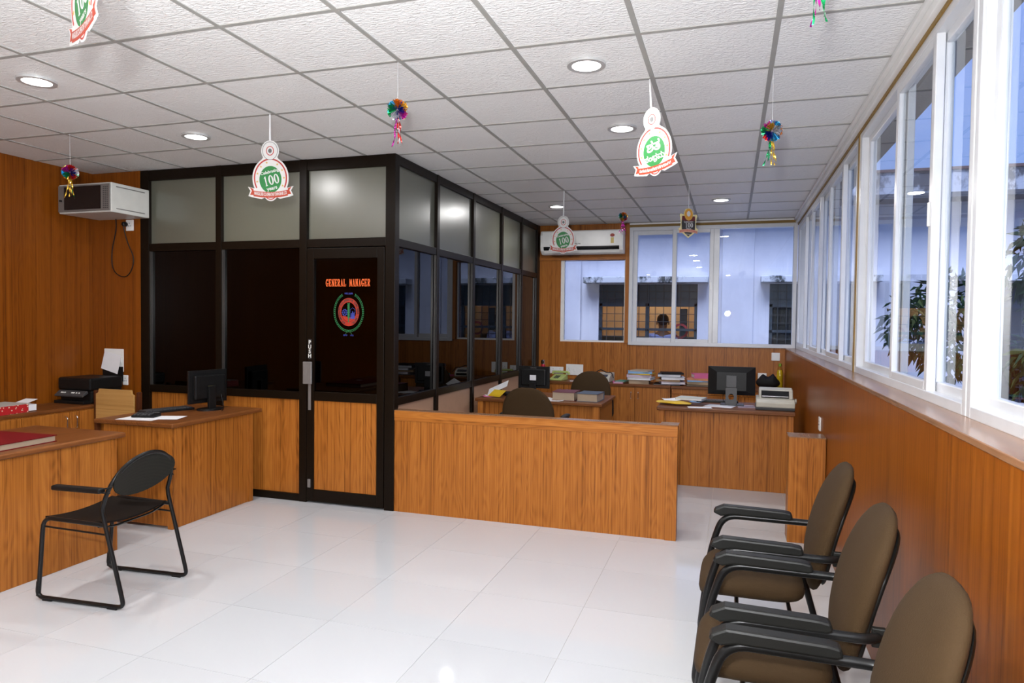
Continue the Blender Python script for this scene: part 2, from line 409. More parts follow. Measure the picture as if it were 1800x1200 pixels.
# ---- windows
def sash(parent, axis, a, b, z0, z1, t0, t1, fw=.046, latch=None):
    """one sliding sash; axis 'y' runs along Y in a plane of X, 'x' along X in a plane of Y"""
    def bx(p, q, z, w, s, e):
        return B(s, e, p, q, z, w) if axis == 'y' else B(p, q, s, e, z, w)
    f = MB()
    for p, q, z, w in ((a, a+fw, z0, z1), (b-fw, b, z0, z1), (a+fw, b-fw, z0, z0+fw), (a+fw, b-fw, z1-fw, z1)):
        m = bx(p, q, z, w, t0, t1); f.add(m.v, m.f)
    s = f.build('sash', 'upvc', parent, bevel=.004)
    tm = (t0+t1)/2
    bx(a+fw-.008, b-fw+.008, z0+fw-.008, z1-fw+.008, tm-.003, tm+.003).build('pane', 'clear_glass', s)
    if latch is not None:
        zm = (z0+z1)/2
        bx(latch-.008, latch+.008, zm-.05, zm+.05, t0-.008, t0).build('latch', 'white_plastic', s, bevel=.003)
def frame(parent, axis, a, b, z0, z1, t0, t1, fw=.045):
    def bx(p, q, z, w): return B(t0, t1, p, q, z, w) if axis == 'y' else B(p, q, t0, t1, z, w)
    f = MB()
    for p, q, z, w in ((a, a+fw, z0, z1), (b-fw, b, z0, z1), (a+fw, b-fw, z0, z0+fw), (a+fw, b-fw, z1-fw, z1)):
        m = bx(p, q, z, w); f.add(m.v, m.f)
    return f.build('frame', 'upvc', parent, bevel=.003)
ZA, ZT = 1.237, 2.775
def right_window(n, label, y0, y1, sashes):
    w = structure('window_%d' % n, label)
    frame(w, 'y', y0, y1, ZA, ZT, XW, XW+.08, .04)
    for a, b, tr, la in sashes:
        t = XW+.003 if tr == 0 else XW+.041
        sash(w, 'y', a, b, ZA+.032, ZT-.032, t, t+.034, latch=la)
    return w
right_window(1, 'white sliding window nearest the camera on the right wall', .10, 2.70, [(1.25, 2.665, 1, None), (.14, 1.32, 0, None)])
right_window(2, 'white three-sash sliding window in the middle of the right wall', 2.71, 4.925, [(3.86, 4.885, 1, None), (3.22, 3.925, 0, 3.25), (2.75, 3.28, 1, None)])
right_window(3, 'white sliding window on the right wall nearest the back corner', 5.02, 9.225, [(5.06, 5.75, 1, None), (5.66, 6.42, 0, None), (6.36, 7.12, 1, None), (7.05, 7.75, 0, None), (7.70, 8.42, 1, None), (8.35, 9.185, 0, None)])
right_window(4, 'white sliding window on the right wall behind the camera', -2.9, .09, [(-2.86, -1.4, 0, None), (-1.46, .05, 1, None)])
B(XW, XW+.095, 4.925, 5.02, ZA, ZT).build('mullion_joint', 'trim_white', wr)
B(XW-.004, XW, 4.95, 4.995, ZA, ZT).build('caulk_strip', 'caulk', wr)
w5 = structure('window_5', 'white sliding and fixed window in the back wall')
frame(w5, 'x', -1.318, .765, 1.235, 2.80, YB-.02, YB+.07, .045)
B(-.235, -.165, YB-.02, YB+.07, 1.28, 2.755).build('mullion', 'upvc', w5, bevel=.003)
sash(w5, 'x', -1.275, -.70, 1.275, 2.76, YB+.025, YB+.06, .06)
sash(w5, 'x', -.755, -.235, 1.275, 2.76, YB-.015, YB+.02, .05, latch=-.262)
B(-.165, .72, YB+.02, YB+.026, 1.28, 2.755).build('pane', 'clear_glass', w5)
w6 = structure('window_6', 'small fixed window in the back wall below the air conditioner')
B(-2.262, -2.215, YB+.03, YB+.09, 1.262, 2.378).build('frame', 'trim_white', w6)
B(-2.215, -1.372, YB+.03, YB+.09, 1.262, 1.285).build('frame', 'trim_white', w6)
B(-1.385, -1.372, YB+.03, YB+.09, 1.285, 2.378).build('frame', 'trim_white', w6)
B(-2.215, -1.385, YB+.055, YB+.061, 1.285, 2.378).build('pane', 'clear_glass', w6)

# ---- glazed manager's cabin
FD = .045
cf = structure('wall_cabin_front', 'bronze framed glazed front of the manager cabin')
for a, b in ((-5.125, -5.03), (-4.295, -4.235), (-3.445, -3.375), (-2.645, XC)):
    z0 = 0
    o = B(a, b, YC, YC+.075, z0, H).build('post', 'frame_bronze', cf, bevel=.003)
for x0, x1 in ((-5.03, -4.295), (-4.235, -3.445)):
    for z0, z1 in ((2.765, H), (2.13, 2.20), (.86, .925), (0, .06)):
        B(x0, x1, YC+.006, YC+.069, z0, z1).build('rail', 'frame_bronze', cf, bevel=.003)
    B(x0, x1, YC+.034, YC+.040, .925, 2.13).build('tinted_pane', 'tinted_glass', cf)
    B(x0, x1, YC+.034, YC+.042, 2.20, 2.765).build('frosted_pane', 'frosted_glass', cf)
    B(x0, x1, YC+.030, YC+.048, .06, .86).build('laminate_panel', 'wood_v', cf)
for z0, z1 in ((2.765, H), (2.13, 2.20)):
    B(-3.375, -2.645, YC+.006, YC+.069, z0, z1).build('rail', 'frame_bronze', cf, bevel=.003)
B(-3.375, -2.645, YC+.034, YC+.042, 2.20, 2.765).build('frosted_pane', 'frosted_glass', cf)
# lighter aluminium beads beside the posts
for x in (-5.03, -4.235): B(x, x+.012, YC+.010, YC+.034, .925, 2.13).build('glazing_bead', 'bead_metal', cf)
cs = structure('wall_cabin_side', 'bronze framed glazed side of the manager cabin')
ys = [(4.935, 5.01), (5.76, 5.815), (6.68, 6.735), (7.60, 7.655), (8.40, 8.45), (9.13, 9.265)]
for a, b in ys[1:]:
    B(XC-.07, XC, a, b, 0, H).build('post', 'frame_bronze', cs, bevel=.003)
for (a0, a), (b, b1) in zip(ys[:-1], ys[1:]):
    for z0, z1 in ((2.785, H), (2.13, 2.195), (.845, .91)):
        B(XC-.064, XC-.006, a, b, z0, z1).build('rail', 'frame_bronze', cs, bevel=.003)
    B(XC-.038, XC-.032, a, b, .91, 2.13).build('tinted_pane', 'tinted_glass', cs)
    B(XC-.040, XC-.032, a, b, 2.195, 2.785).build('frosted_pane', 'frosted_glass', cs)
    B(XC-.045, XC-.028, a, b, 0, .845).build('laminate_panel', 'laminate_pale', cs)
    B(XC-.028, XC-.008, b-.012, b, .91, 2.13).build('glazing_bead', 'bead_metal', cs)
# ---- manager's door
dr = structure('door_1', 'bronze framed glass door lettered General Manager')
DY0, DY1 = YC-.004, YC+.04
B(-3.368, -3.302, DY0, DY1, .015, 2.122).build('stile', 'frame_bronze', dr, bevel=.003)
B(-2.715, -2.650, DY0, DY1, .015, 2.122).build('stile', 'frame_bronze', dr, bevel=.003)
for z0, z1 in ((2.035, 2.122), (.86, .935), (.015, .115)):
    B(-3.302, -2.715, DY0, DY1, z0, z1).build('rail', 'frame_bronze', dr, bevel=.003)
B(-3.302, -2.715, YC+.015, YC+.021, .935, 2.035).build('tinted_pane', 'tinted_glass', dr)
B(-3.302, -2.715, YC+.010, YC+.026, .115, .86).build('laminate_panel', 'wood_v', dr)
h = B(-3.352, -3.338, DY0-.045, DY0, 1.17, 1.185).build('handle_arm', 'chrome', dr)
MB().box(-3.37, -3.285, DY0-.055, DY0-.040, 1.0, 1.185).build('door_handle', 'grey_metal', dr, bevel=.006)
B(-3.352, -3.325, DY0-.002, DY0, .78, 1.0).build('lock_plate', 'grey_metal', dr)
B(-3.352, -3.325, DY0-.012, DY0, .13, .20).build('floor_bolt', 'grey_metal', dr, bevel=.003)
mat('push_plate', (.03, .03, .03), .4); mat('lettering_white', (.7, .7, .66), .5)
B(-3.352, -3.322, DY0-.002, DY0, 1.205, 1.37).build('push_plate', 'push_plate', dr)
t = MB()
for i, ch in enumerate('PUSH'): put_text(t, ch, .045, -3.337, 1.330-.038*i, DY0-.003, bold=.0012)
t.build('push_lettering', 'lettering_white', dr)

# slab-serif lettering for the door sign
def serif_text(txt, x0, x1, z0, z1, y):
    mb = MB(); n = len(txt); cw = (x1-x0)/n; hgt = z1-z0
    for i, ch in enumerate(txt):
        if ch == ' ': continue
        T = lambda p: (x0+cw*(i+.04+p[0]*.92), z0+p[1]*hgt)
        def poly(*pts): mb.prism([T(p) for p in pts], 'xz', y, y-.0015)
        def rc(a, b, c, d): poly((a, c), (b, c), (b, d), (a, d))
        def ring(cx, cz, a, b, a2, b2, t0, t1):
            mb.strip([T(p) for p in ell(cx, cz, a, b, t0, t1, 20)], [T(p) for p in ell(cx, cz, a2, b2, t0, t1, 20)], 'xz', y, y-.0015)
        sf = .09
        if ch == 'G':
            ring(.48, .5, .44, .5, .20, .40, 45, 330); rc(.60, .86, .05, .42); rc(.48, .98, .36, .46); rc(.76, .86, .66, .98)
        if ch == 'E':
            rc(.14, .38, 0, 1); rc(.0, .92, 0, .1); rc(.0, .92, .9, 1); rc(.3, .72, .46, .55); rc(.80, .92, 0, .28); rc(.80, .92, .72, 1); rc(.62, .72, .36, .65)
        if ch == 'N':
            rc(.12, .24, 0, 1); rc(.74, .86, 0, 1); poly((.08, 1), (.34, 1), (.86, 0), (.64, 0)); rc(0, .36, 0, sf); rc(0, .3, 1-sf, 1); rc(.62, 1, 1-sf, 1)
        if ch == 'R':
            rc(.14, .38, 0, 1); rc(0, .52, 0, sf); rc(0, .5, 1-sf, 1); ring(.48, .73, .42, .27, .18, .17, -90, 90); rc(.3, .5, .46, .55); poly((.42, .48), (.62, .5), (.92, 0), (.66, 0)); rc(.66, 1, 0, sf)
        if ch == 'A':
            poly((.14, 0), (.24, 0), (.52, .9), (.44, 1)); poly((.62, 0), (.88, 0), (.58, 1), (.42, 1)); rc(.26, .7, .28, .37); rc(0, .38, 0, sf); rc(.52, 1, 0, sf)
        if ch == 'L':
            rc(.14, .38, 0, 1); rc(0, .52, 1-sf, 1); rc(0, .92, 0, .1); rc(.80, .92, 0, .34)
        if ch == 'M':
            rc(.1, .2, 0, 1); rc(.68, .9, 0, 1); poly((.06, 1), (.32, 1), (.54, .3), (.46, .1)); poly((.46, .1), (.54, .1), (.80, 1), (.70, 1)); rc(0, .3, 0, sf); rc(.58, 1, 0, sf); rc(0, .3, 1-sf, 1); rc(.7, 1, 1-sf, 1)
    return mb
mat('sign_orange', (1.0, .16, .03), .5); mat('emblem_red', (.36, .022, .008), .5); mat('emblem_green', (.015, .16, .05), .5); mat('emblem_blue', (.035, .05, .30), .5)
GY = YC+.0145
serif_text('GENERAL MANAGER', -3.20, -2.785, 1.807, 1.868, GY).build('sign_lettering', 'sign_orange', dr)
em = MB(); EX, EZ, EA, EB = -2.983, 1.598, .135, .118
EA = .098; EB = .115
em.strip(ell(EX, EZ, EA, EB, 0, 360.01, 48), ell(EX, EZ, EA*.70, EB*.70, 0, 360.01, 48), 'xz', GY, GY-.001)
em.prism([(EX-.055, EZ-.03)]+ell(EX, EZ, EA*.68, EB*.68, 205, 335, 16)+[(EX+.02, EZ-.045)], 'xz', GY, GY-.001)
e = em.build('emblem_ring', 'emblem_red', dr)
tx = MB(); s = 'THE MANGALORE CO-OPERATIVE TOWN BANK LIMITED'
for i, ch in enumerate(s):
    a = 245-310*i/(len(s)-1)
    put_text(tx, ch, .026, EX+EA*.79*math.cos(R(a)), EZ+EB*.79*math.sin(R(a)), GY-.0018, rot=R(a-90), bold=.0006)
tx.build('ring_lettering', 'push_plate', dr)
gm = MB()
for sgn in (1, -1):
    for k in range(26):
        a = 62-150*k/25
        for off in (.0, 1.0):
            r = 1.30+.10*off
            px, pz = EX+sgn*EA*r*math.cos(R(a)), EZ+EB*r*math.sin(R(a)); t = R(a)+(math.pi*.5+.5-off*1.0)
            dx, dz = math.cos(t)*sgn, math.sin(t)
            gm.prism([(px-dx*.009, pz-dz*.009), (px-dz*.0035, pz+dx*.0035), (px+dx*.009, pz+dz*.009), (px+dz*.0035, pz-dx*.0035)], 'xz', GY, GY-.001)
gm.box(EX-.004, EX+.004, GY-.0015, GY, EZ-.085, EZ+.055)
for k in range(9):
    for sgn in (1, -1):
        z = EZ-.055+k*.014
        gm.prism([(EX, z), (EX+sgn*.011, z+.008), (EX+sgn*.009, z+.018), (EX, z+.012)], 'xz', GY, GY-.0017)
for sgn in (1, -1): gm.tube([(EX, GY-.001, EZ-.158), (EX+sgn*.018, GY-.001, EZ-.165), (EX+sgn*.03, GY-.001, EZ-.182)], .0012, 5)
gm.build('emblem_laurel', 'emblem_green', dr)
bl = MB()
gxc, gzc = EX-.036, EZ-.004
bl.strip(ell(gxc, gzc, .022, .025, 0, 360.01, 24), ell(gxc, gzc, .017, .020, 0, 360.01, 24), 'xz', GY, GY-.001)
for k in range(10):
    a = R(36*k); bl.obox((gxc+.024*math.cos(a), GY-.001, gzc+.027*math.sin(a)), (.007, .001, .005), Quaternion((0, -1, 0), a))
for k in range(3):
    a = R(60*k); bl.obox((gxc, GY-.001, gzc), (.036, .001, .003), Quaternion((0, -1, 0), a))
hx = EX+.037
bl.tube([(hx-.022, GY-.001, EZ-.005), (hx-.022, GY-.001, EZ+.02), (hx, GY-.001, EZ+.036), (hx+.022, GY-.001, EZ+.02), (hx+.022, GY-.001, EZ-.005)], .0015, 4)
for dx, hh in ((-.014, .035), (0, .05), (.013, .04)):
    bl.prism([(hx+dx-.007, EZ-.055), (hx+dx+.007, EZ-.055), (hx+dx+.005, EZ-.055+hh), (hx+dx-.005, EZ-.055+hh)], 'xz', GY, GY-.0012)
    bl.prism(ell(hx+dx, EZ-.049+hh, .005, .006, 0, 360, 10), 'xz', GY, GY-.0012)
put_text(bl, 'NO.2606', .020, EX, EZ+.145, GY-.001, bold=.0004)
put_text(bl, 'ESTD', .016, EX-.030, EZ-.195, GY-.001, bold=.0004); put_text(bl, '1912', .016, EX+.030, EZ-.195, GY-.001, bold=.0004)
bl.build('emblem_figures', 'emblem_blue', dr)
# cabin interior behind the tinted glass
structure('wall_cabin_inside', 'dim plaster wall inside the glazed cabin', B(-5.69, -2.66, 9.2, 9.262, 0, H), 'plaster')

# ================================================================== OUTSIDE
gr = structure('ground', 'bare ground of the yard outside', B(-14, 26, -12, 30, -.6, -.3), 'ground')
YO = 11.5
ob = thing('opposite_building', 'pale single-storey building with stained parapet across the alley', 'building', (0, YO, -.3))
def o(x0, x1, y0, y1, z0, z1): return B(x0, x1, y0-YO, y1-YO, z0+.3, z1+.3)
fac = MB()
op = [(-2.14, -.53, .45, 2.165), (.56, 1.95, .45, 2.165), (3.3, 4.7, .45, 2.165)]
edges = [-9]+[v for q in op for v in q[:2]]+[12]
for i in range(0, len(edges), 2):
    m = o(edges[i], edges[i+1], YO, YO+.22, -.3, 3.34); fac.add(m.v, m.f)
for a, b, z0, z1 in op:
    for c, d in ((-.3, z0), (z1, 3.34)):
        m = o(a, b, YO, YO+.22, c, d); fac.add(m.v, m.f)
fac.build('facade', 'facade_paint', ob)
o(-2.98, -2.44, YO-.06, YO, -.3, 3.34).build('pilaster', 'facade_paint', ob, bevel=.01)
o(-.16, .32, YO-.05, YO, -.3, 3.34).build('pilaster', 'facade_paint', ob, bevel=.01)
o(-9, 12, YO-.45, YO+.3, 3.34, 3.41).build('roof_slab', 'slab_dark', ob)
o(-9, 12, YO-.02, YO+.14, 3.41, 3.80).build('parapet', 'stained_parapet', ob)
mat('coping', (.16, .09, .08), .9)
o(-9, 12, YO-.05, YO+.17, 3.80, 3.84).build('coping', 'coping', ob)
for a, b in ((-2.36, -.36), (.42, 2.1), (3.1, 4.9)):
    o(a, b, YO-.28, YO, 2.175, 2.275).build('sunshade', 'stained_slab', ob, bevel=.01)
# rooms behind the openings
for i, (a, b, z0, z1) in enumerate(op):
    rm = MB()
    for q in ((a-.4, b+.4, YO+2.2, YO+2.3, -.3, 2.9), (a-.5, a-.4, YO+.22, YO+2.3, -.3, 2.9), (b+.4, b+.5, YO+.22, YO+2.3, -.3, 2.9), (a-.5, b+.5, YO+.22, YO+2.3, 2.9, 2.98), (a-.5, b+.5, YO+.22, YO+2.3, -.3, -.25)):
        m = o(*q); rm.add(m.v, m.f)
    rm.build('room_wall', 'inner_orange' if i == 0 else 'window_teal', ob)
    wn = o(a, b, YO+.08, YO+.12, 1.84, z1).build('transom_panel', 'window_teal', ob)
    ff = MB()
    for q in ((a, a+.05, z0, z1), (b-.05, b, z0, z1), ((a+b)/2-.03, (a+b)/2+.03, z0, z1), (a, b, 1.80, 1.85), (a, b, z0, z0+.05), (a, b, 1.40, 1.44)):
        m = o(q[0], q[1], YO+.06, YO+.12, q[2], q[3]); ff.add(m.v, m.f)
    ff.build('window_frame', 'window_teal', ob)
    n = int((b-a)/.125)
    bar_v = MB().box(-.005, .005, -.005, .005, 0, z1-z0).mesh('grille_bar', 'grille_iron')
    bar_h = MB().box(0, b-a, -.005, .005, -.005, .005).mesh('grille_bar', 'grille_iron')
    for k in range(1, n): link('grille_bar', bar_v, ob, 0, (a+(b-a)*k/n, .03, z0+.3))
    k = z0+.1
    while k < z1: link('grille_bar', bar_h, ob, 0, (a, .03, k+.3)); k += .125
o(op[0][0]-.38, op[0][1]+.38, YO+2.1, YO+2.19, -.25, 1.25).build('wainscot', 'window_teal', ob)
lr = lamp('room_lamp', 'POINT', (-1.3, YO+1.75, 2.6), 24, (1, .8, .58), shadow_soft_size=.1)
lr.parent = None
mat('ring_red', (.35, .03, .04), .5)
rg = MB()
rg.strip(ell(-.80, 1.40, .125, .125, 0, 360.01, 30), ell(-.80, 1.40, .088, .088, 0, 360.01, 30), 'xz', YO+.135, YO+.131)
tag(rg.build('window_sticker', 'ring_red'), 'round red ring sticker in the lit window across the alley', 'sticker')
mat('teal_door', (.05, .09, .16), .5)
tag(B(-.87, -.74, YO+.9, YO+.95, -.248, 1.78).build('narrow_cupboard', 'teal_door', bevel=.01), 'dark blue narrow cupboard inside the room across the alley', 'cupboard')

# trees in the yard to the right
mat('leaf', (.022, .055, .02), .6, 0, .15); mat('leaf_light', (.07, .10, .028), .6, 0, .15); mat('bark', (.10, .07, .05), .9)
def tree(label, x, y, trunk_h, clumps, seed):
    rnd = random.Random(seed)
    t = thing('leafy_tree', label, 'tree', (x, y, -.3), 0, 'trees in the yard')
    tr = MB(); tr.tube([(0, 0, 0), (.03, .02, trunk_h*.5), (0, 0, trunk_h)], [.06, .045, .03], 8)
    for c, rad, n, l in clumps:
        tr.tube([(0, 0, trunk_h*.7), (c[0]*.5, c[1]*.5, trunk_h*.6+c[2]*.4), c], [.025, .018, .008], 6)
    tr.build('trunk', 'bark', t, smooth=40)
    for nm, pick in (('leaf', 0), ('leaf_light', 1)):
        lv = MB()
        for c, rad, n, l in clumps:
            for k in range(n):
                if (k % 5 == 0) != (pick == 1): continue
                d = Vector((rnd.gauss(0, 1), rnd.gauss(0, 1), rnd.gauss(0, 1))).normalized()*rad*rnd.random()**.4
                p = Vector(c)+d
                ax = (d.normalized()*.7+Vector((rnd.uniform(-1, 1), rnd.uniform(-1, 1), rnd.uniform(-1.4, .2)))).normalized()
                sd = ax.cross(Vector((rnd.uniform(-1, 1), rnd.uniform(-1, 1), 1))).normalized(); up = sd.cross(ax)*.012
                q = l*rnd.uniform(.7, 1.2); w = q*.16
                lv.add([p, p+ax*q*.35+sd*w+up, p+ax*q-up*2, p+ax*q*.35-sd*w+up, p+ax*q*.35-up], [(0, 1, 4), (1, 2, 4), (2, 3, 4), (3, 0, 4)])
        ob_ = lv.build('foliage', nm, t); ob_['kind'] = 'stuff'
tree('drooping leafy tree seen through the window nearest the camera', 2.35, 6.2, 1.9,
     [((.15, -.3, 2.1), .42, 420, .16), ((.05, .1, 2.35), .40, 340, .16), ((.35, .1, 1.75), .45, 420, .16), ((-.05, -.25, 1.55), .35, 260, .16), ((.6, -.2, 2.2), .5, 300, .16)], 3)
tree('smaller leafy tree farther off seen through the middle window', 1.95, 7.9, 1.6,
     [((-.15, 0, 1.85), .33, 260, .14), ((.12, .1, 2.05), .33, 260, .14), ((.1, -.1, 1.6), .3, 200, .14)], 5)

# ================================================================== CEILING LIGHTS
mat('led_panel', (.9, .9, .9), .5, emit=(1, .98, .96), es=9.0)
mat('light_rim', (.55, .55, .54), .3, .3)
def downlight(x, y, label):
    t = thing('ceiling_downlight', label, 'ceiling light', (x, y, H), 0, 'round recessed downlights')
    MB().strip(ell(0, 0, .098, .098, 0, 360.01, 36), ell(0, 0, .074, .074, 0, 360.01, 36), 'xy', -.010, .002).build('rim', 'light_rim', t, smooth=40)
    MB().prism(ell(0, 0, .076, .076, 0, 360, 36), 'xy', -.006, .001).build('diffuser', 'led_panel', t)
    l = lamp('downlight_lamp', 'AREA', (0, 0, -.014), LAMP_W, (1, .98, .97), None, shape='DISK', size=.14); l.parent = t
for x, y, lb in ((-3.733, 2.893, 'round downlight at the far left nearest the camera, left of the hanging foil ball'),
                 (-3.733, 4.093, 'round downlight above the front of the glazed cabin, left of the white badge'),
                 (-.733, 3.493, 'largest round downlight in the middle of the ceiling'),
                 (-.733, 4.693, 'round downlight just left of the badge with Kannada lettering'),
                 (-1.933, 7.693, 'small far downlight above the air conditioner'),
                 (-.133, 7.693, 'small far downlight above the back window'),
                 (-3.733, 1.093, 'unseen round downlight added behind the camera on the left'),  # this and the following downlights are out of view, added for illumination
                 (-.733, 1.693, 'unseen round downlight added just above the camera'),
                 (-2.233, -.707, 'unseen round downlight added in the middle behind the camera'),
                 (-4.533, -1.307, 'unseen round downlight added in the rear left corner behind the camera'),
                 (-.133, -1.307, 'unseen round downlight added in the rear right corner behind the camera')):
    downlight(x, y, lb)

# ================================================================== LOW PARTITION
lp = thing('low_partition', 'low teak laminate partition standing in front of the office desks', 'partition', (XC, YC, 0))
B(0, 2.165, .012, .088, 0, .735).build('body', 'wood_v', lp)
B(0, 2.215, .006, .094, .735, .815).build('top_band', 'wood_x', lp, bevel=.002)
B(0, 2.215, .006, .094, .8152, .8185).build('top_face', 'sill_y', lp)
B(2.135, 2.215, .0, .10, 0, .735).build('end_post', 'wood_v', lp, bevel=.002)
B(2.09, 2.218, .0, .14, .8188, .823).build('cap', 'sill_y', lp)
ep = thing('partition_pier', 'short teak pier standing against the right wall', 'partition', (.405, 5.195, 0))
B(0, .24, 0, .19, 0, .745).build('body', 'wood_v', ep, bevel=.002)
B(-.003, .24, -.003, .195, .745, .752).build('cap', 'sill_y', ep)

# ================================================================== DESKS AND CABINETS
def desk(name_label, x0, x1, y0, y1, zt, top, front, name='office_desk', ov=.03, th=.032, legs=None, kick=0.0):
    """box desk: top, modesty panel(s) and end panels.  front: list of (axis, pos, a, b)"""
    t = thing(name, name_label, 'desk', ((x0+x1)/2, (y0+y1)/2, 0))
    X, Y = (x0+x1)/2, (y0+y1)/2
    B(x0-X, x1-X, y0-Y, y1-Y, zt-th, zt).build('desk_top', top, t, bevel=.008)
    for nm, a, b, c, d, z0 in front:
        B(a-X, b-X, c-Y, d-Y, z0, zt-th).build(nm, 'wood_v', t, bevel=.002)
    return t
# desk at the left edge of the picture and desk beside the cabin
desk('teak desk at the left edge carrying the red ledger', -4.62, -3.815, 1.70, 3.55, .775, 'top_y',
     [('front_panel', -3.865, -3.845, 1.78, 3.46, 0), ('end_panel', -4.55, -3.84, 3.46, 3.50, 0), ('end_panel', -4.55, -3.84, 1.74, 1.78, 0)])
desk('teak desk beside the glazed cabin with the monitor seen from behind', -4.53, -3.795, 3.925, 4.915, .775, 'top_y',
     [('front_panel', -4.47, -3.87, 3.96, 3.98, .02), ('corner_post', -3.87, -3.825, 3.955, 4.0, 0), ('side_panel', -3.855, -3.835, 4.0, 4.78, .0), ('end_panel', -4.47, -3.822, 4.78, 4.83, 0)])
# back office desks
desk('teak desk in the back office in front of the cabin side with the small monitor', -2.50, -1.18, 6.60, 7.42, .745, 'top_x',
     [('end_panel', -2.48, -2.42, 6.63, 7.38, 0), ('end_panel', -1.27, -1.21, 6.63, 7.38, 0), ('modesty_panel', -2.42, -1.27, 6.70, 6.72, .12)])
desk('teak desk in the back office by the right wall with the wide monitor', -.66, .565, 6.60, 7.32, .745, 'top_x',
     [('end_panel', -.645, -.595, 6.625, 7.28, 0), ('end_panel', .505, .55, 6.625, 7.28, 0), ('modesty_panel', -.595, .505, 6.675, 6.695, .0)])
# back credenzas
def handle(parent, p, axis='z', l=.1, off=(0, -1, 0), m='chrome'):
    P, O = Vector(p), Vector(off)
    MB().tube(bez([(P+Vector((0, 0, l/2)), 0), (P+O*.028+Vector((0, 0, l*.42)), .012), (P+O*.028-Vector((0, 0, l*.42)), .012), (P-Vector((0, 0, l/2)), 0)], 5), .005, 8).build('handle', m, parent, smooth=60)
def cabinet(label, x0, x1, y0, y1, zt, doors, face, topm, drawer_h=0, name='storage_cabinet'):
    """face: '-y' or '+x'"""
    t = thing(name, label, 'cabinet', (x0, y0, 0))
    w, d = x1-x0, y1-y0
    B(0, w, .02 if face == '-y' else 0, d, .06, zt-.03).build('body', 'wood_v', t)
    B(.02, w-.02, .05, d-.02, 0, .06).build('plinth', 'dark_wood', t)
    B(0 if face == '+x' else -.005, w+(.012 if face == '+x' else .005), -.012 if face == '-y' else 0, d, zt-.03, zt).build('top', topm, t, bevel=.004)
    L_ = w if face == '-y' else d
    zt2 = zt-.04-drawer_h
    for i, (a, b, side) in enumerate(doors):
        if face == '-y':
            dd = B(a+.003, b-.003, 0, .018, .07, zt2).build('door', 'wood_v', t, bevel=.002)
            handle(dd, ((b-.045) if side > 0 else (a+.045), 0, zt2-.10), off=(0, -1, 0))
        else:
            dd = B(w, w+.018, a+.003, b-.003, .07, zt2).build('door', 'wood_v', t, bevel=.002)
            handle(dd, (w+.018, (b-.045) if side > 0 else (a+.045), zt2-.085), off=(1, 0, 0), l=.11)
        if drawer_h and face == '-y':
            B(a+.003, b-.003, 0, .018, zt2+.006, zt-.034).build('drawer', 'wood_v', t, bevel=.002)
    return t
cabinet('long teak cabinet along the back wall below the air conditioner', -2.54, -.715, 8.79, 9.262, .750, [(0, .46, 1), (.46, .92, -1), (.92, 1.385, 1), (1.385, 1.80, -1)], '-y', 'top_x')
cabinet('teak cabinet along the back wall behind the wide monitor', -.70, .64, 8.79, 9.262, .745, [(0, .43, 1), (.43, .87, -1), (.87, 1.34, 1)], '-y', 'top_x', drawer_h=.06)
cabinet('low teak cabinet along the left wall under the printer', XL+.005, -5.27, 2.9, 4.925, .775, [(.02, .52, 1), (.52, 1.02, -1), (1.02, 1.43, 1), (1.43, 1.98, -1)], '+x', 'top_y')

# ================================================================== WAITING CHAIRS (right)
def backrest_fn(hh, lean, lumbar=.03, narrow=.72):
    def fn(v):    # v.x thickness, v.y width, v.z height
        t = v.z/hh
        w = 1-(1-narrow)*max(0, -t)**1.5-.05*max(0, t)**2
        return Vector((v.x+lean*t-lumbar*(1-t*t)+lumbar*.5, v.y*w, v.z))
    return fn
def swap(fn):  # superellipsoid built with thickness on local z -> rotate to x
    return lambda v: fn(Vector((-v.z, v.y, v.x)))
def visitor_chair(label):
    t = thing('visitor_chair', label, 'chair', (0, 0, 0), 0, 'brown visitor chairs along the right wall')
    # local frame: faces -x
    MB().sell((-.102, 0, .420), .218, .237, .062, 5, 2.6, 40, 14, lambda v: Vector((v.x, v.y, v.z-.03*max(0, (-v.x-.1)/.112)**2+.012*(v.y/.235)**2))).build('seat_cushion', 'brown_fabric', t, smooth=80)
    MB().sell((.205, 0, .675), .275, .222, .044, 2.8, 2.4, 40, 14, swap(backrest_fn(.275, .068, .03, .72))).build('backrest', 'brown_fabric', t, smooth=80)
    MB().sell((.232, 0, .66), .235, .185, .022, 3, 2.6, 32, 10, swap(backrest_fn(.235, .058, .03, .72))).build('backrest_shell', 'arm_black', t, smooth=80)
    for sg in (-1, 1):
        y = sg*.262
        pad = [(-.272, .622), (-.262, .640), (-.222, .660), (.05, .654), (.085, .648), (.092, .622), (.075, .614), (-.19, .616), (-.235, .606)]
        MB().prism(pad, 'xz', y-.026, y+.026).build('armrest', 'arm_black', t, bevel=.008)
        MB().tube(bez([((.235, y*.80, .600), 0), ((.19, y, .606), .04), ((-.225, y, .608), .07), ((-.285, y, .42), .12), ((-.325, y, .02), .05), ((-.28, y, .016), .05), ((.18, y, .016), .05), ((.225, y, .06), .05), ((.14, y, .36), 0)], 7), .0155, 10).build('side_frame', 'tube_black', t, smooth=60)
        B(.205, .245, y*.84-.010, y*.84+.010, .57, .63).build('back_bracket', 'arm_black', t, bevel=.004)
        MB().tube(bez([((-.29, y*.98, .39), 0), ((-.22, y*.85, .350), .05), ((.09, y*.85, .350), .05), ((.145, y*.95, .29), 0)], 5), .0135, 8).build('seat_rail', 'tube_black', t, smooth=60)
    for x in (-.16, .05): MB().tube([(x, -.225, .350), (x, .225, .350)], .009, 8).build('cross_bar', 'tube_black', t, smooth=60)
    return t
vc = visitor_chair('brown visitor chair farthest from the camera, beside the teak pier'); vc.location = (.205, 3.235, 0)
dup(vc, (.22, 2.52, 0), 0, 'brown visitor chair in the middle of the three by the right wall')
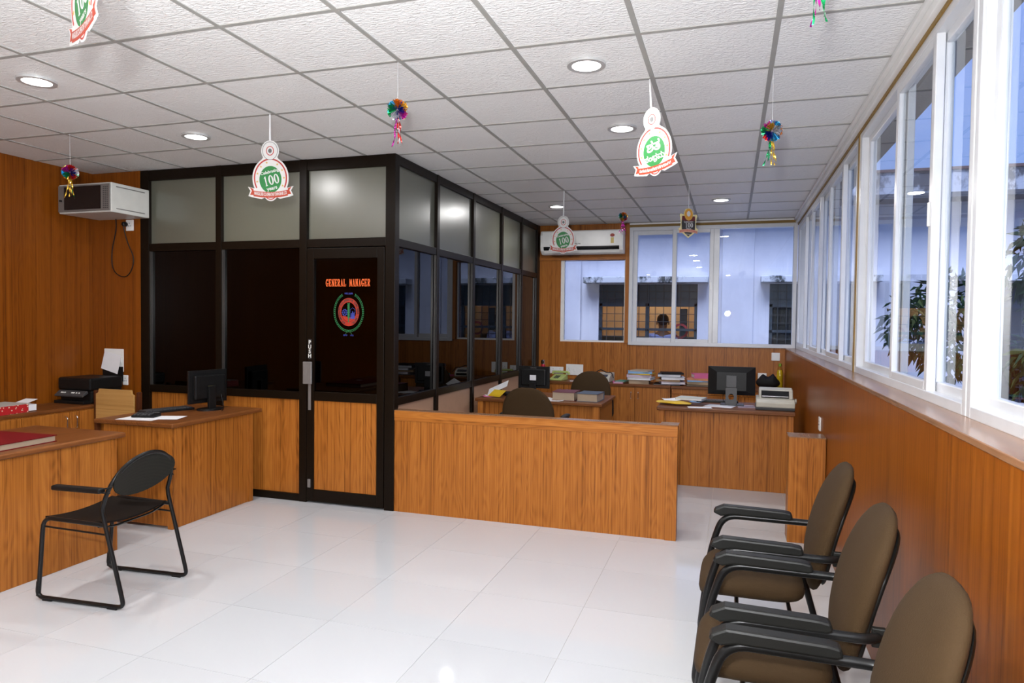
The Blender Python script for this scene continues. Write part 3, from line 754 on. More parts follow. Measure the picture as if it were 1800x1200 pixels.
dup(vc, (.225, 1.83, 0), 0, 'brown visitor chair nearest the camera, cut off by the bottom edge')

# ================================================================== SWIVEL CHAIRS (back office)
def swivel_chair(label):
    t = thing('swivel_chair', label, 'chair', (0, 0, 0), 0, 'brown swivel chairs in the back office')
    # faces +y (back towards the camera), origin on the floor
    MB().sell((0, .02, .47), .24, .235, .05, 4, 2.6, 36, 12).build('seat_cushion', 'brown_fabric', t, smooth=80)
    def bf(v):
        t_ = v.y/.275; w = 1-.10*max(0, -t_)-.13*max(0, t_)**2
        return Vector((v.x*w, -v.z-.05*t_+.02*(1-t_*t_), v.y))
    MB().sell((0, -.235, .675), .245, .275, .045, 2.7, 2.4, 40, 14, bf).build('backrest', 'brown_fabric', t, smooth=80)
    B(-.03, .03, -.27, -.245, .40, .62).build('back_bracket', 'arm_black', t, bevel=.004)
    for sg in (-1, 1):
        MB().sell((sg*.29, 0, .672), .028, .14, .018, 3, 2.5, 20, 8).build('armrest', 'arm_black', t, smooth=80)
        MB().tube(bez([((sg*.29, .09, .66), 0), ((sg*.295, .10, .45), .05), ((sg*.2, .03, .42), 0)], 5), .014, 8).tube(bez([((sg*.29, -.09, .66), 0), ((sg*.295, -.10, .45), .05), ((sg*.2, -.03, .42), 0)], 5), .014, 8).build('arm_support', 'arm_black', t, smooth=60)
    MB().lathe([(.03, .10), (.03, .25), (.018, .25), (.018, .42)], 14).build('gas_lift', 'arm_black', t, smooth=40)
    for k in range(5):
        a = R(72*k+20); l = MB().prism([(-.02, .02), (.02, .02), (.013, .28), (-.013, .28)], 'xy', .075, .105).build('base_arm', 'arm_black', t, bevel=.005, rot=(0, 0, a))
        MB().lathe([(.02, -.015), (.027, -.012), (.027, .012), (.02, .015)], 14, (0, .27, .028), 'x').build('caster', 'arm_black', l, smooth=40)
    return t
sc = swivel_chair('brown swivel chair just behind the low partition'); sc.location = (-1.725, 6.13, 0)
dup(sc, (-1.585, 7.80, 0), R(178), 'brown swivel chair between the small-monitor desk and the back cabinet')

# ================================================================== BLACK TUBULAR CHAIR
def metal_chair():
    t = thing('metal_armchair', 'black tubular metal chair with perforated oval back in front of the left desks', 'chair', (-3.305, 3.0, 0), R(4))
    W = .238
    loop = []
    for k in range(25):
        a = math.pi*k/24; yy = -math.cos(a); zz = math.sin(a)**.75
        loop.append((Vector((.145+.085*zz, yy*W*(1-.0*zz), .53+.258*zz))))
    path = [Vector((-.27, -W, .0135)), Vector((.255, -W, .0135))]
    pts = bez([((-.275, -W, .10), 0), ((-.285, -W, .0125), .05), ((.278, -W, .0125), .05), ((.262, -W, .08), .05), ((.150, -W, .49), 0)], 7)
    full = pts+loop+[Vector((p.x, -p.y, p.z)) for p in reversed(pts)]
    MB().tube(full, .0115, 10).build('rear_frame', 'tube_black', t, smooth=60)
    for sg in (-1, 1):
        MB().tube(bez([((-.278, sg*W, .02), 0), ((-.238, sg*W, .452), .06), ((.165, sg*(W-.004), .438), 0)], 6), .0115, 10).build('front_frame', 'tube_black', t, smooth=60)
        for x in (-.21, .21): B(x-.03, x+.03, sg*W-.012, sg*W+.012, 0, .008).build('foot_pad', 'black_plastic', t)
        # arm
        B(-.155, .16, sg*(W+.012)-.022, sg*(W+.012)+.022, .612, .640).build('armrest', 'black_plastic', t, bevel=.009)
        MB().tube([(.15, sg*(W+.012), .632), (.205, sg*(W-.006), .646)], .0045, 6).tube([(.14, sg*(W+.012), .616), (.19, sg*(W-.006), .612)], .0045, 6).build('arm_bracket', 'tube_black', t, smooth=60)
    # seat
    v = []; f = []; nx, ny = 14, 12
    for th in (0, .010):
        for i in range(nx+1):
            for j in range(ny+1):
                x = -.24+.385*i/nx; y = -.225+.45*j/ny
                z = .446-.022*(1-(2*j/ny-1)**2)-.012*math.sin(math.pi*i/nx)+th
                v.append((x, y, z))
    n1 = (nx+1)*(ny+1); g = lambda i, j, k=0: k*n1+i*(ny+1)+j
    for i in range(nx):
        for j in range(ny):
            f += [(g(i, j), g(i, j+1), g(i+1, j+1), g(i+1, j)), (g(i, j, 1), g(i+1, j, 1), g(i+1, j+1, 1), g(i, j+1, 1))]
    for i in range(nx): f += [(g(i, 0), g(i+1, 0), g(i+1, 0, 1), g(i, 0, 1)), (g(i, ny), g(i, ny, 1), g(i+1, ny, 1), g(i+1, ny))]
    for j in range(ny): f += [(g(0, j), g(0, j, 1), g(0, j+1, 1), g(0, j+1)), (g(nx, j), g(nx, j+1), g(nx, j+1, 1), g(nx, j, 1))]
    MB().add(v, f).build('seat', 'seat_black', t, smooth=60)
    MB().tube(bez([((.12, -W, .43), 0), ((.12, -W*.6, .405), .05), ((.12, W*.6, .405), .05), ((.12, W, .43), 0)]), .006, 6).tube(bez([((-.243, -W, .405), 0), ((.176, -W, .39), 0)]), .005, 6).tube(bez([((-.243, W, .405), 0), ((.176, W, .39), 0)]), .005, 6).build('under_rod', 'tube_black', t, smooth=60)
    # oval back panel (perforated sheet)
    v = []; f = []; n, m_ = 40, 8
    for th in (0, .006):
        for k in range(m_+1):
            for j in range(n):
                a = 2*math.pi*j/n; r = k/m_
                yy = .222*r*math.cos(a); q = r*math.sin(a); z = .668+.113*q
                zz = (z-.53)/.258
                v.append((.145+.085*max(zz, 0)-.022*(1-(yy/.222)**2)*0.9+.012+th, yy, z))
    k0 = (m_+1)*n
    for k in range(m_):
        for j in range(n):
            a, b, c, d = k*n+j, k*n+(j+1) % n, (k+1)*n+(j+1) % n, (k+1)*n+j
            f += [(a, d, c, b), (k0+a, k0+b, k0+c, k0+d)]
    for j in range(n): f.append((m_*n+j, m_*n+(j+1) % n, k0+m_*n+(j+1) % n, k0+m_*n+j))
    MB().add(v, f).build('back_panel', 'perforated', t, smooth=60)
def perforated():
    m, nt, p = new_mat('perforated'); MATS['perforated'] = m; N = nt.nodes.new; L = nt.links.new
    tc = N('ShaderNodeTexCoord'); vo = N('ShaderNodeTexVoronoi'); vo.inputs['Scale'].default_value = 150; vo.inputs['Randomness'].default_value = 0
    L(tc.outputs['Object'], vo.inputs['Vector']); ra = N('ShaderNodeValToRGB'); e = ra.color_ramp.elements
    e[0].position = .35; e[0].color = (.006, .006, .005, 1); e[1].position = .42; e[1].color = (.013, .012, .008, 1)
    L(vo.outputs['Distance'], ra.inputs[0]); L(ra.outputs[0], p.inputs['Base Color']); p.inputs['Roughness'].default_value = .45; p.inputs['Specular IOR Level'].default_value = .15
mat('seat_black', (.006, .004, .003), .65, 0, .12); perforated(); metal_chair()

# ================================================================== WOODEN CHAIR (tan back)
wc = thing('wooden_chair', 'dark wooden chair with tan back board between cabinet and desk', 'chair', (-5.0, 4.42, 0))
for sx in (-1, 1):
    MB().prism([(sx*.215-.018, 0), (sx*.215+.018, 0), (sx*.235+.018, .90), (sx*.235-.014, .90)], 'xz', .13, .165).build('rear_leg', 'dark_wood', wc, bevel=.004)
    B(sx*.2-.018, sx*.2+.018, -.22, -.185, 0, .43).build('front_leg', 'dark_wood', wc, bevel=.004)
B(-.22, .22, -.225, .14, .43, .46).build('seat', 'tan_wood', wc, bevel=.008)
MB().prism([(-.205, .63), (.21, .63), (.212, .875), (.19, .885), (.185, .918), (-.17, .918), (-.178, .885), (-.203, .875)], 'xz', .112, .130).build('back_board', 'tan_wood', wc, bevel=.003)
B(-.2, .2, -.21, -.19, .36, .43).build('apron', 'dark_wood', wc)

# ================================================================== WALL EQUIPMENT
# air conditioner
ac = thing('air_conditioner', 'white split air conditioner high on the back wall', 'air conditioner', (-2.50, YB-.021, 2.445))
prof = [(0, 0), (-.12, 0), (-.185, .045), (-.205, .10), (-.205, .25), (-.17, .315), (0, .315)]
MB().prism(prof, 'yz', 0, 1.125).build('body', 'ac_white', ac, bevel=.012)
B(.03, 1.09, -.2075, -.19, .105, .30).build('front_panel', 'ac_white', ac, bevel=.006)
MB().prism([(-.2085, .098), (-.2085, .078), (-.19, .05), (-.185, .098)], 'yz', .05, 1.075).build('air_slot', 'black_gloss', ac)
MB().prism([(-.196, .074), (-.200, .070), (-.16, .014), (-.155, .018)], 'yz', .05, 1.075).build('flap', 'ac_white', ac)
mat('sticker_gold', (.62, .48, .15), .5); mat('sticker_red', (.35, .05, .03), .5)
MB().prism(ell(.985, .235, .030, .022, 0, 360, 18), 'xz', -.2095, -.2078).build('sticker', 'sticker_red', ac)
B(.965, 1.005, -.2095, -.2078, .13, .205).build('sticker', 'sticker_gold', ac)
tb = MB(); put_text(tb, 'VOLTAS', .022, .52, .125, -.2082, bold=.0005); tb.build('brand_lettering', 'push_plate', ac)
# network rack
rk = thing('network_rack', 'white wall-mounted network cabinet with dark glass door', 'cabinet', (-5.60, YC-.005, 2.425))
B(0, .585, -.40, 0, 0, .25).build('body', 'rack_white', rk, bevel=.006)
B(.004, .581, -.412, -.40, .012, .238).build('door_frame', 'grey_metal', rk, bevel=.003)
B(.075, .485, -.415, -.411, .028, .225).build('door_glass', 'black_gloss', rk)
B(.035, .05, -.428, -.412, .10, .115).build('lock', 'black_plastic', rk)
for zz in (.03, .215):
    B(.585, .5862, -.35, -.05, zz, zz+.008).build('side_groove', 'grey_metal', rk)
vt = MB()
for i in range(12):
    for j in range(3): vt.box(.51+.02*j, .522+.02*j, -.4135, -.412, .03+.016*i, .038+.016*i)
vt.build('vent_slots', 'dark_grey', rk)
def wall_plate(name, label, cat, w, h, loc, axis='y', sockets=0, switches=0, col='white_plastic', group=None):
    """plate on a wall; local x to the right, faces -y; axis 'x' turns it to face -x"""
    t = thing(name, label, cat, loc, 0 if axis == 'y' else R(-90), group)
    B(-w/2, w/2, -.010, 0, -h/2, h/2).build('plate', col, t, bevel=.004)
    n = sockets+switches
    for i in range(n):
        cx_ = -w/2+w*(i+.5)/n
        if i < sockets:
            m = MB()
            for a, b in ((0, .018), (-.011, -.006), (.011, -.006)): m.prism(ell(cx_+a, b, .004, .004, 0, 360, 10), 'xz', -.0112, -.0098)
            m.build('socket_holes', 'black_plastic', t)
        else: B(cx_-.012, cx_+.012, -.014, -.009, -.022, .022).build('rocker', 'white_plastic', t, bevel=.002)
    return t
wall_plate('wall_socket', 'white socket plate with black plug below the network cabinet', 'socket', .085, .10, (-5.24, YC, 2.37), sockets=1)
wall_plate('switch_board', 'large white switch board above the black printer', 'switch board', .225, .21, (-5.435, YC, 1.135), sockets=2, switches=2)
wall_plate('wall_socket', 'small white socket partly hidden behind the black printer', 'socket', .06, .09, (-5.30, YC, .955), sockets=1)
wall_plate('wall_socket', 'white double socket above the green telephone', 'socket', .195, .095, (-2.30, YB, .862), sockets=2)
wall_plate('switch_board', 'white switch board behind the far swivel chair', 'switch board', .24, .15, (-2.045, YB, .875), sockets=1, switches=2)
wall_plate('wall_switch', 'white switch plate below the right end of the back window', 'switch', .10, .10, (.54, YB, 1.125), switches=1)
wall_plate('wall_socket', 'white socket beside the wide monitor on the back wall', 'socket', .105, .10, (.385, YB, .862), sockets=1)
wall_plate('wall_socket', 'white socket on the right wall above the teak pier', 'socket', .085, .10, (XI, 5.58, .80), 'x', sockets=1)
pl = thing('power_cord', 'black cord hanging in a loop from the network cabinet plug', 'cord', (-5.28, YC, 2.3))
MB().sell((.022, -.045, .075), .018, .028, .022, 3, 2.5, 14, 8).build('plug', 'black_plastic', pl, smooth=70)
MB().tube(bez([((.022, -.06, .06), 0), ((.035, -.035, -.08), .08), ((.115, -.016, -.25), .12), ((.02, -.016, -.42), .13), ((-.15, -.016, -.36), .12), ((-.17, -.016, -.18), .12), ((-.09, -.03, .03), .1), ((-.075, -.05, .125), 0)], 8), .0045, 8).build('cable', 'black_plastic', pl, smooth=70)

# ================================================================== HANGING DECORATIONS
mat('card_white', (.56, .55, .53), .5); mat('badge_red', (.36, .02, .012), .5); mat('badge_green', (.012, .16, .032), .5); mat('badge_gold', (.50, .32, .06), .5)
mat('ribbon_red', (.36, .035, .010), .5); mat('badge_black', (.03, .025, .02), .5); mat('badge_cream', (.70, .60, .30), .5); mat('badge_maroon', (.12, .012, .01), .5)
mat('badge_ink', (.10, .10, .10), .5); mat('badge_amber', (.60, .26, .02), .4); mat('string_white', (.62, .62, .62), .7); mat('ink_red', (.45, .05, .04), .6)
def digits100(mb, cx_, cz, w, hgt, y, rot):
    c, s_ = math.cos(rot), math.sin(rot)
    T = lambda p: (cx_+c*p[0]-s_*p[1], cz+s_*p[0]+c*p[1])
    u = w/3
    one = [(-.20, -.5), (.20, -.5), (.20, -.44), (.11, -.40), (.11, .5), (.03, .5), (-.22, .36), (-.22, .30), (-.10, .33), (-.10, -.40), (-.20, -.44)]
    mb.prism([T((-u+p[0]*u, p[1]*hgt)) for p in one], 'xz', y, y-.001)
    for k in (0, 1):
        x = k*u*1.02
        mb.strip([T(p) for p in ell(x, 0, u*.47, hgt*.5, 0, 360.01, 24)], [T(p) for p in ell(x, 0, u*.19, hgt*.41, 0, 360.01, 24)], 'xz', y, y-.001)
def star(mb, x, z, r, y):
    mb.prism([(x+(r if k % 2 == 0 else r*.42)*math.sin(R(36*k)), z+(r if k % 2 == 0 else r*.42)*math.cos(R(36*k))) for k in range(10)], 'xz', y, y-.0008)
def badge_outline(g):
    A, Bz = .112+g, .128+g
    pts = []
    # small circle on top, big oval, ribbon tails (clockwise from the top)
    a0 = 38
    pts += [(x, z) for x, z in ell(0, .172, .052+g, .060+g, 90, -38, 12)]
    pts += [(x, z) for x, z in ell(0, 0, A, Bz, 62, -28, 14)]
    pts += [(.142+g, -.052), (.126+g, -.078), (.140+g, -.104-g), (.116+g, -.112-g), (.06, -.125-g)]
    pts += ell(0, -.045, .055+g, .094+g, -50, -130, 8)
    pts += [(-.06, -.125-g), (-.116-g, -.112-g), (-.140-g, -.104-g), (-.126-g, -.078), (-.142-g, -.052)]
    pts += ell(0, 0, A, Bz, 208, 118, 14)
    pts += ell(0, .172, .052+g, .060+g, 218, 90, 12)[:-1]
    return pts
def badge(label, x, y, ztop, rot, tilt, kind, scale=1.0, name='hanging_badge', string_to=None):
    t = thing(name, label, 'badge', (x, y, ztop), 0, 'hanging centenary badges')
    t.rotation_euler = (tilt[0], tilt[1], rot); t.scale = (scale,)*3
    oz = -.232          # badge centre below the hanging point
    def P(mb): mb.v = [(a, b, c+oz) for a, b, c in mb.v]; return mb
    Y0 = -.0015
    cd = P(MB().prism(badge_outline(.006), 'xz', Y0, .0015)).build('card', 'card_white', t)
    y1 = Y0-.0006
    rd = MB().strip(ell(0, 0, .108, .124, -30, 210, 40), ell(0, 0, .0995, .1155, -30, 210, 40), 'xz', Y0, y1)
    rd.strip(ell(0, -.045, .055, .092, -45, -135, 12), ell(0, -.045, .050, .086, -45, -135, 12), 'xz', Y0, y1)
    rd.strip(ell(0, .172, .026, .030, 0, 360.01, 24), ell(0, .172, .021, .025, 0, 360.01, 24), 'xz', y1, y1-.0006)
    P(rd).build('red_line', 'badge_red', t)
    P(MB().prism(ell(0, .172, .050, .058, 0, 360, 28), 'xz', Y0, y1-.0001)).build('top_disc', 'card_white', t)
    gl = MB().strip(ell(0, .172, .050, .058, 0, 360.01, 28), ell(0, .172, .047, .055, 0, 360.01, 28), 'xz', y1, y1-.0005)
    gl.prism(ell(0, .172, .012, .014, 0, 360, 12), 'xz', y1, y1-.0008); P(gl).build('disc_line', 'badge_ink', t)
    P(MB().prism(ell(0, -.008, .072, .085, 0, 360, 36), 'xz', Y0, y1)).build('green_disc', 'badge_green', t)
    for k in range(12):
        a = 90+15+k*28.5
        if 215 < a % 360 < 325: continue
        st = MB(); star(st, .088*math.cos(R(a)), -.002+.103*math.sin(R(a)), .0085, y1); P(st).build('star', 'badge_gold', t)
    wt = MB(); yt = y1-.0002
    if kind == 'english':
        put_text(wt, 'Celebrating', .026, -.004, .032, yt, rot=R(13), bold=.0007, shear=.15)
        digits100(wt, .004, -.012, .105, .062, yt, R(13))
        put_text(wt, 'years', .032, .012, -.073, yt, rot=R(13), bold=.0009)
    else:
        put_text(wt, 'ಶತ', .074, .0, -.004, yt, outline=.0021, rot=R(3))
        put_text(wt, 'ಸಂಭಮ', .043, .0, -.056, yt, outline=.0012, rot=R(3))
        wt.tube([(-.004, yt, -.066), (.008, yt, -.067), (.014, yt, -.061), (.017, yt, -.055)], .0022, 5)
    P(wt).build('lettering', 'card_white', t)
    # ribbon
    up = [(-.112+.224*i/16, -.076-.012*math.sin(math.pi*i/16)) for i in range(17)]
    lo = [(px, pz-.036) for px, pz in up]
    rb = MB().strip(up, lo, 'xz', Y0, y1-.0006)
    for sg in (1, -1): rb.prism([(sg*.112, -.066), (sg*.136, -.056), (sg*.122, -.078), (sg*.134, -.102), (sg*.112, -.104)], 'xz', Y0, y1-.0003)
    P(rb).build('ribbon', 'ribbon_red', t)
    rt = MB()
    txt = 'MANGALORE CO-OPERATIVE TOWN BANK LTD.' if kind == 'english' else 'ಮಂಗಳೂರು ಕೋ-ಆಪರೇಟಿವ್ ಟೌನ್ ಬ್ಯಾಂಕ್ ಲಿ.'
    v, f = text_geo(txt, .02, bold=.0006) if kind == 'english' else text_geo(txt, .02, outline=.0007)
    if v:
        xs = [p[0] for p in v]; w = max(xs)-min(xs); mx_ = (max(xs)+min(xs))/2; k = .212/w; zs = 1.45 if kind == 'english' else 1.1
        rt.add([((p[0]-mx_)*k, y1-.0008, -.101+p[1]*zs-.012*math.sin(math.pi*((p[0]-mx_)*k/.224+.5))+.0) for p in v], f)
    P(rt).build('ribbon_lettering', 'card_white', t)
    L_ = (H-ztop)/scale
    MB().prism([(-.006, 0), (.006, 0), (.008, L_), (-.002, L_)], 'xz', -.0006, .0006).build('string', 'string_white', t)
    return t
badge('white and green hundred years badge cut off by the top left edge', -2.085, 1.77, 2.835, R(-25), (0, R(-4), 0), 'english', 1.02)
badge('white and green hundred years badge in front of the cabin glass', -2.868, 3.79, 2.685, R(14), (0, R(-1), 0), 'english', 1.02)
badge('white and green badge with Kannada lettering and red ribbon', -.436, 3.79, 2.695, R(-30), (0, R(-6), 0), 'kannada', .97)
badge('white and green hundred years badge in front of the air conditioner', -1.636, 6.79, 2.60, R(4), (0, R(0), 0), 'english', 1.0)
# shield-shaped black and gold badge
sb = thing('hanging_badge', 'black and gold shield badge hanging before the back window', 'badge', (-.412, 6.79, 2.635), R(36), 'hanging centenary badges')
out = [(.0, 0), (.035, -.012), (.050, -.045), (.052, -.065), (.085, -.055), (.098, -.07), (.088, -.10), (.082, -.14), (.088, -.185), (.108, -.198), (.104, -.22), (.07, -.235), (.0, -.285)]
sh = out+[(-x, z) for x, z in reversed(out[1:-1])]
MB().prism(sh, 'xz', -.0015, .0015).build('card', 'badge_cream', sb)
sc_ = lambda k, dz: [(x*k, (z+.14)*k-.14+dz) for x, z in sh]
MB().prism([(-.07, -.075), (-.076, -.14), (-.073, -.19), (-.07, -.215), (0, -.268), (.07, -.215), (.073, -.19), (.076, -.14), (.07, -.075)], 'xz', -.0015, -.0022).build('shield', 'badge_black', sb)
MB().prism([(-.07, -.076), (-.074, -.115), (0, -.128), (.074, -.115), (.07, -.076), (.05, -.08), (-.05, -.08)], 'xz', -.0022, -.0026).build('maroon_field', 'badge_maroon', sb)
MB().prism(ell(0, -.062, .046, .056, 0, 360, 26), 'xz', -.0015, -.0030).build('medal', 'badge_amber', sb)
MB().strip(ell(0, -.062, .046, .056, 0, 360.01, 26), ell(0, -.062, .039, .049, 0, 360.01, 26), 'xz', -.003, -.0034).build('medal_rim', 'badge_gold', sb)
MB().prism(ell(0, -.054, .020, .026, 0, 360, 18), 'xz', -.003, -.0036).build('medal_centre', 'card_white', sb)
wt = MB(); put_text(wt, 'Celebrating', .022, 0, -.137, -.0030, rot=R(4), bold=.0004); digits100(wt, .006, -.162, .088, .044, -.0028, R(3)); put_text(wt, 'YEARS', .02, .002, -.204, -.0030, bold=.0005)
put_text(wt, '1912-2012', .012, 0, -.252, -.0030, bold=.0003)
wt.build('lettering', 'card_white', sb)
rb = MB().strip([(-.10+.2*i/10, -.212+.012*math.sin(math.pi*i/10)) for i in range(11)], [(-.10+.2*i/10, -.240+.012*math.sin(math.pi*i/10)) for i in range(11)], 'xz', -.0015, -.0034)
mat('ribbon_pink', (.60, .33, .22), .5)
rb.build('ribbon', 'ribbon_pink', sb)
rt = MB(); v, f = text_geo('MANGALORE CO-OPERATIVE TOWN BANK LTD.', .018, bold=.0004); xs = [p[0] for p in v]; k = .19/(max(xs)-min(xs)); mx_ = (max(xs)+min(xs))/2
rt.add([((p[0]-mx_)*k, -.0037, -.232+p[1]*1.2+.012*math.sin(math.pi*((p[0]-mx_)*k/.2+.5))) for p in v], f); rt.build('ribbon_lettering', 'ink_red', sb)
MB().box(-.003, .003, -.0008, .0008, 0, H-2.635).build('string', 'string_white', sb)
# foil balls
FOIL = {'foil_red': (.55, .02, .015), 'foil_gold': (.75, .46, .06), 'foil_green': (.01, .32, .10), 'foil_blue': (.02, .04, .42), 'foil_magenta': (.48, .02, .30), 'foil_silver': (.75, .75, .78), 'foil_orange': (.72, .22, .02), 'foil_cyan': (.03, .30, .55)}
for k_, c_ in FOIL.items(): mat(k_, c_, .22, .75)
def foil_ball(label, x, y, z, r, streams, sl, seed):
    rnd = random.Random(seed)
    t = thing('foil_ball', label, 'decoration', (x, y, z), rnd.uniform(0, 6), 'hanging foil balls')
    names = list(FOIL); rnd.shuffle(names)
    ico = []
    ph = (1+5**.5)/2
    for a in (-1, 1):
        for b in (-ph, ph): ico += [Vector((0, a, b)), Vector((a, b, 0)), Vector((b, 0, a))]
    rq = Quaternion((rnd.random(), rnd.random(), rnd.random(), 1)).normalized()
    for i, d in enumerate(ico):
        d = (rq@d).normalized(); m = MB()
        for k in range(60):
            j = Vector((rnd.gauss(0, 1), rnd.gauss(0, 1), rnd.gauss(0, 1)))*.26
            e_ = (d+j).normalized(); s_ = e_.cross(Vector((rnd.gauss(0, 1), rnd.gauss(0, 1), rnd.gauss(0, 1)))).normalized()*r*.05
            L_ = r*rnd.uniform(.88, 1.05)
            m.add([e_*r*.12, e_*L_*.97+s_, e_*L_, e_*L_*.97-s_], [(0, 1, 2), (0, 2, 3)])
        m.build('foil_tuft', names[i % 8], t)
    for i, cn in enumerate(streams):
        a = 2*math.pi*i/len(streams); m = MB(); v = []; n = 26
        ox, oy = .010*math.cos(a), .010*math.sin(a); L_ = sl*rnd.uniform(.75, 1.0); sp = rnd.uniform(.2, 1.0)
        tw = rnd.uniform(0, 6); q = rnd.choice((-1, 1))*rnd.uniform(2.5, 4.5)
        for k in range(n+1):
            u = k/n; px, py = ox*(1+4*sp*u*u), oy*(1+4*sp*u*u); zz = -r*.8-L_*u
            w = .0045*(1-.2*u); an = tw+q*u*2; dx, dy = math.cos(an)*w, math.sin(an)*w
            px += .003*math.sin(9*u+tw); v += [(px-dx, py-dy, zz), (px+dx, py+dy, zz)]
        m.add(v, [(2*k, 2*k+1, 2*k+3, 2*k+2) for k in range(n)])
        m.build('streamer', cn, t)
    MB().box(-.0007, .0007, -.0007, .0007, 0, H-z).build('string', 'string_white', t)
foil_ball('foil ball with gold streamers hanging in front of the network cabinet', -4.58, 3.793, 2.578, .056, ['foil_gold']*5+['foil_green'], .15, 11)
foil_ball('foil ball with magenta and red streamers above the cabin corner', -1.646, 3.193, 2.614, .055, ['foil_magenta', 'foil_magenta', 'foil_red', 'foil_red', 'foil_silver'], .15, 12)
foil_ball('foil ball with green and gold streamers beside the right windows', .178, 3.793, 2.534, .054, ['foil_gold', 'foil_green', 'foil_green', 'foil_gold', 'foil_gold'], .15, 13)
foil_ball('small far foil ball with magenta streamers above the air conditioner', -1.107, 7.25, 2.643, .050, ['foil_magenta']*6, .14, 14)
foil_ball('foil ball at the top edge with only green and pink streamers in view', .236, 2.31, 2.66, .055, ['foil_green', 'foil_green', 'foil_magenta', 'foil_green', 'foil_magenta'], .155, 15)

# ================================================================== DESK-TOP THINGS
def monitor(label, loc, rotz, w, h, z0, back_slope=True, sticker=None, name='computer_monitor', tilt=0, square=False):
    """back faces -y (towards the viewer), screen faces +y; loc on the desk top; z0 = bottom of the panel above the desk"""
    t = thing(name, label, 'monitor', loc, rotz)
    p = thing_part = B(-w/2, w/2, 0, .022, z0, z0+h).build('panel', 'black_plastic', t, bevel=.004)
    if square: B(-w*.40, w*.40, -.03, 0, z0+h*.12, z0+h*.86).build('rear_shell', 'black_plastic', p, bevel=.012)
    else:
        a, b = w/2, w/2*.62
        MB().add([(-a, 0, z0), (a, 0, z0), (a, 0, z0+h), (-a, 0, z0+h), (-b, -.028, z0+h*.16), (b, -.028, z0+h*.16), (b, -.028, z0+h*.80), (-b, -.028, z0+h*.80)],
                 [(0, 1, 5, 4), (1, 2, 6, 5), (2, 3, 7, 6), (3, 0, 4, 7), (4, 5, 6, 7), (3, 2, 1, 0)]).build('rear_shell', 'black_plastic', p)
    B(-w/2+.012, w/2-.012, .022, .0225, z0+.012, z0+h-.012).build('screen', 'black_gloss', p)
    return t
# wide monitor on the right-hand desk
m1 = monitor('wide black monitor seen from behind on the desk by the right wall', (.012, 7.02, .745), R(-1), .440, .275, .10)
B(-.05, .05, -.045, -.026, .175, .29).build('mount_plate', 'dark_grey', m1, bevel=.004)
nk = MB()
nk.strip([(-.052, .008), (-.052, .175), (.052, .175), (.052, .008), (-.052, .008)], [(-.026, .065), (-.026, .115), (.026, .115), (.026, .065), (-.026, .065)], 'xz', -.055, -.042)
ring_o = [(.052, .09), (.052, .175), (-.052, .175), (-.052, .008), (.052, .008), (.052, .09)]
nk = MB(); N_ = 40; oc = []
for k in range(N_+1):
    a = 2*math.pi*k/N_; c_, s_ = math.cos(a), math.sin(a); q = min(.052/abs(c_) if abs(c_) > 1e-6 else 9, .083/abs(s_) if abs(s_) > 1e-6 else 9)
    oc.append((c_*q, .0915+s_*q))
nk.strip(oc, ell(0, .085, .026, .030, 0, 360.01, N_), 'xz', -.055, -.042); nk.build('stand_neck', 'dark_grey', m1)
B(-.10, .12, -.07, .10, 0, .010).build('stand_base', 'dark_grey', m1, bevel=.003)
for sx in (-.075, .07): MB().tube(bez([((sx, -.026, .13), 0), ((sx, -.04, .05), .04), ((sx*.6, -.05, .006), .03), ((sx*.6+.05, .02, .006), 0)]), .0028, 6).build('cable', 'black_plastic', m1, smooth=60)
m2 = monitor('small squarish black monitor with white sticker in the back office', (-1.985, 7.0, .745), R(-3), .345, .232, .085, square=True)
B(-.038, .038, -.055, -.030, 0.012, .15).build('stand_neck', 'black_plastic', m2, bevel=.004)
MB().prism(ell(0, -.02, .11, .085, 0, 360, 26), 'xy', 0, .014).build('stand_base', 'black_plastic', m2)
B(-.035, .035, -.0312, -.0302, .17, .225).build('sticker', 'paper', m2)
t_ = MB(); put_text(t_, 'Lenovo', .022, -.005, .295, -.0006, bold=.0003); t_.build('brand_lettering', 'grey_metal', m2)
m3 = monitor('small black monitor turned away on the desk beside the cabin', (-4.13, 4.66, .775), R(80), .37, .27, .06, square=True)
B(-.035, .035, -.055, -.030, 0.01, .20).build('stand_neck', 'black_plastic', m3, bevel=.004)
MB().prism(ell(0, -.02, .11, .085, 0, 360, 26), 'xy', 0, .014).build('stand_base', 'black_plastic', m3)
B(-.03, .02, -.0312, -.0302, .16, .20).build('sticker', 'sticker_gold', m3)
MB().tube(bez([((.1, -.03, .12), 0), ((.1, -.06, .03), .05), ((.05, -.12, .004), .04), ((.0, -.16, .004), 0)]), .003, 6).build('cable', 'black_plastic', m3, smooth=60)

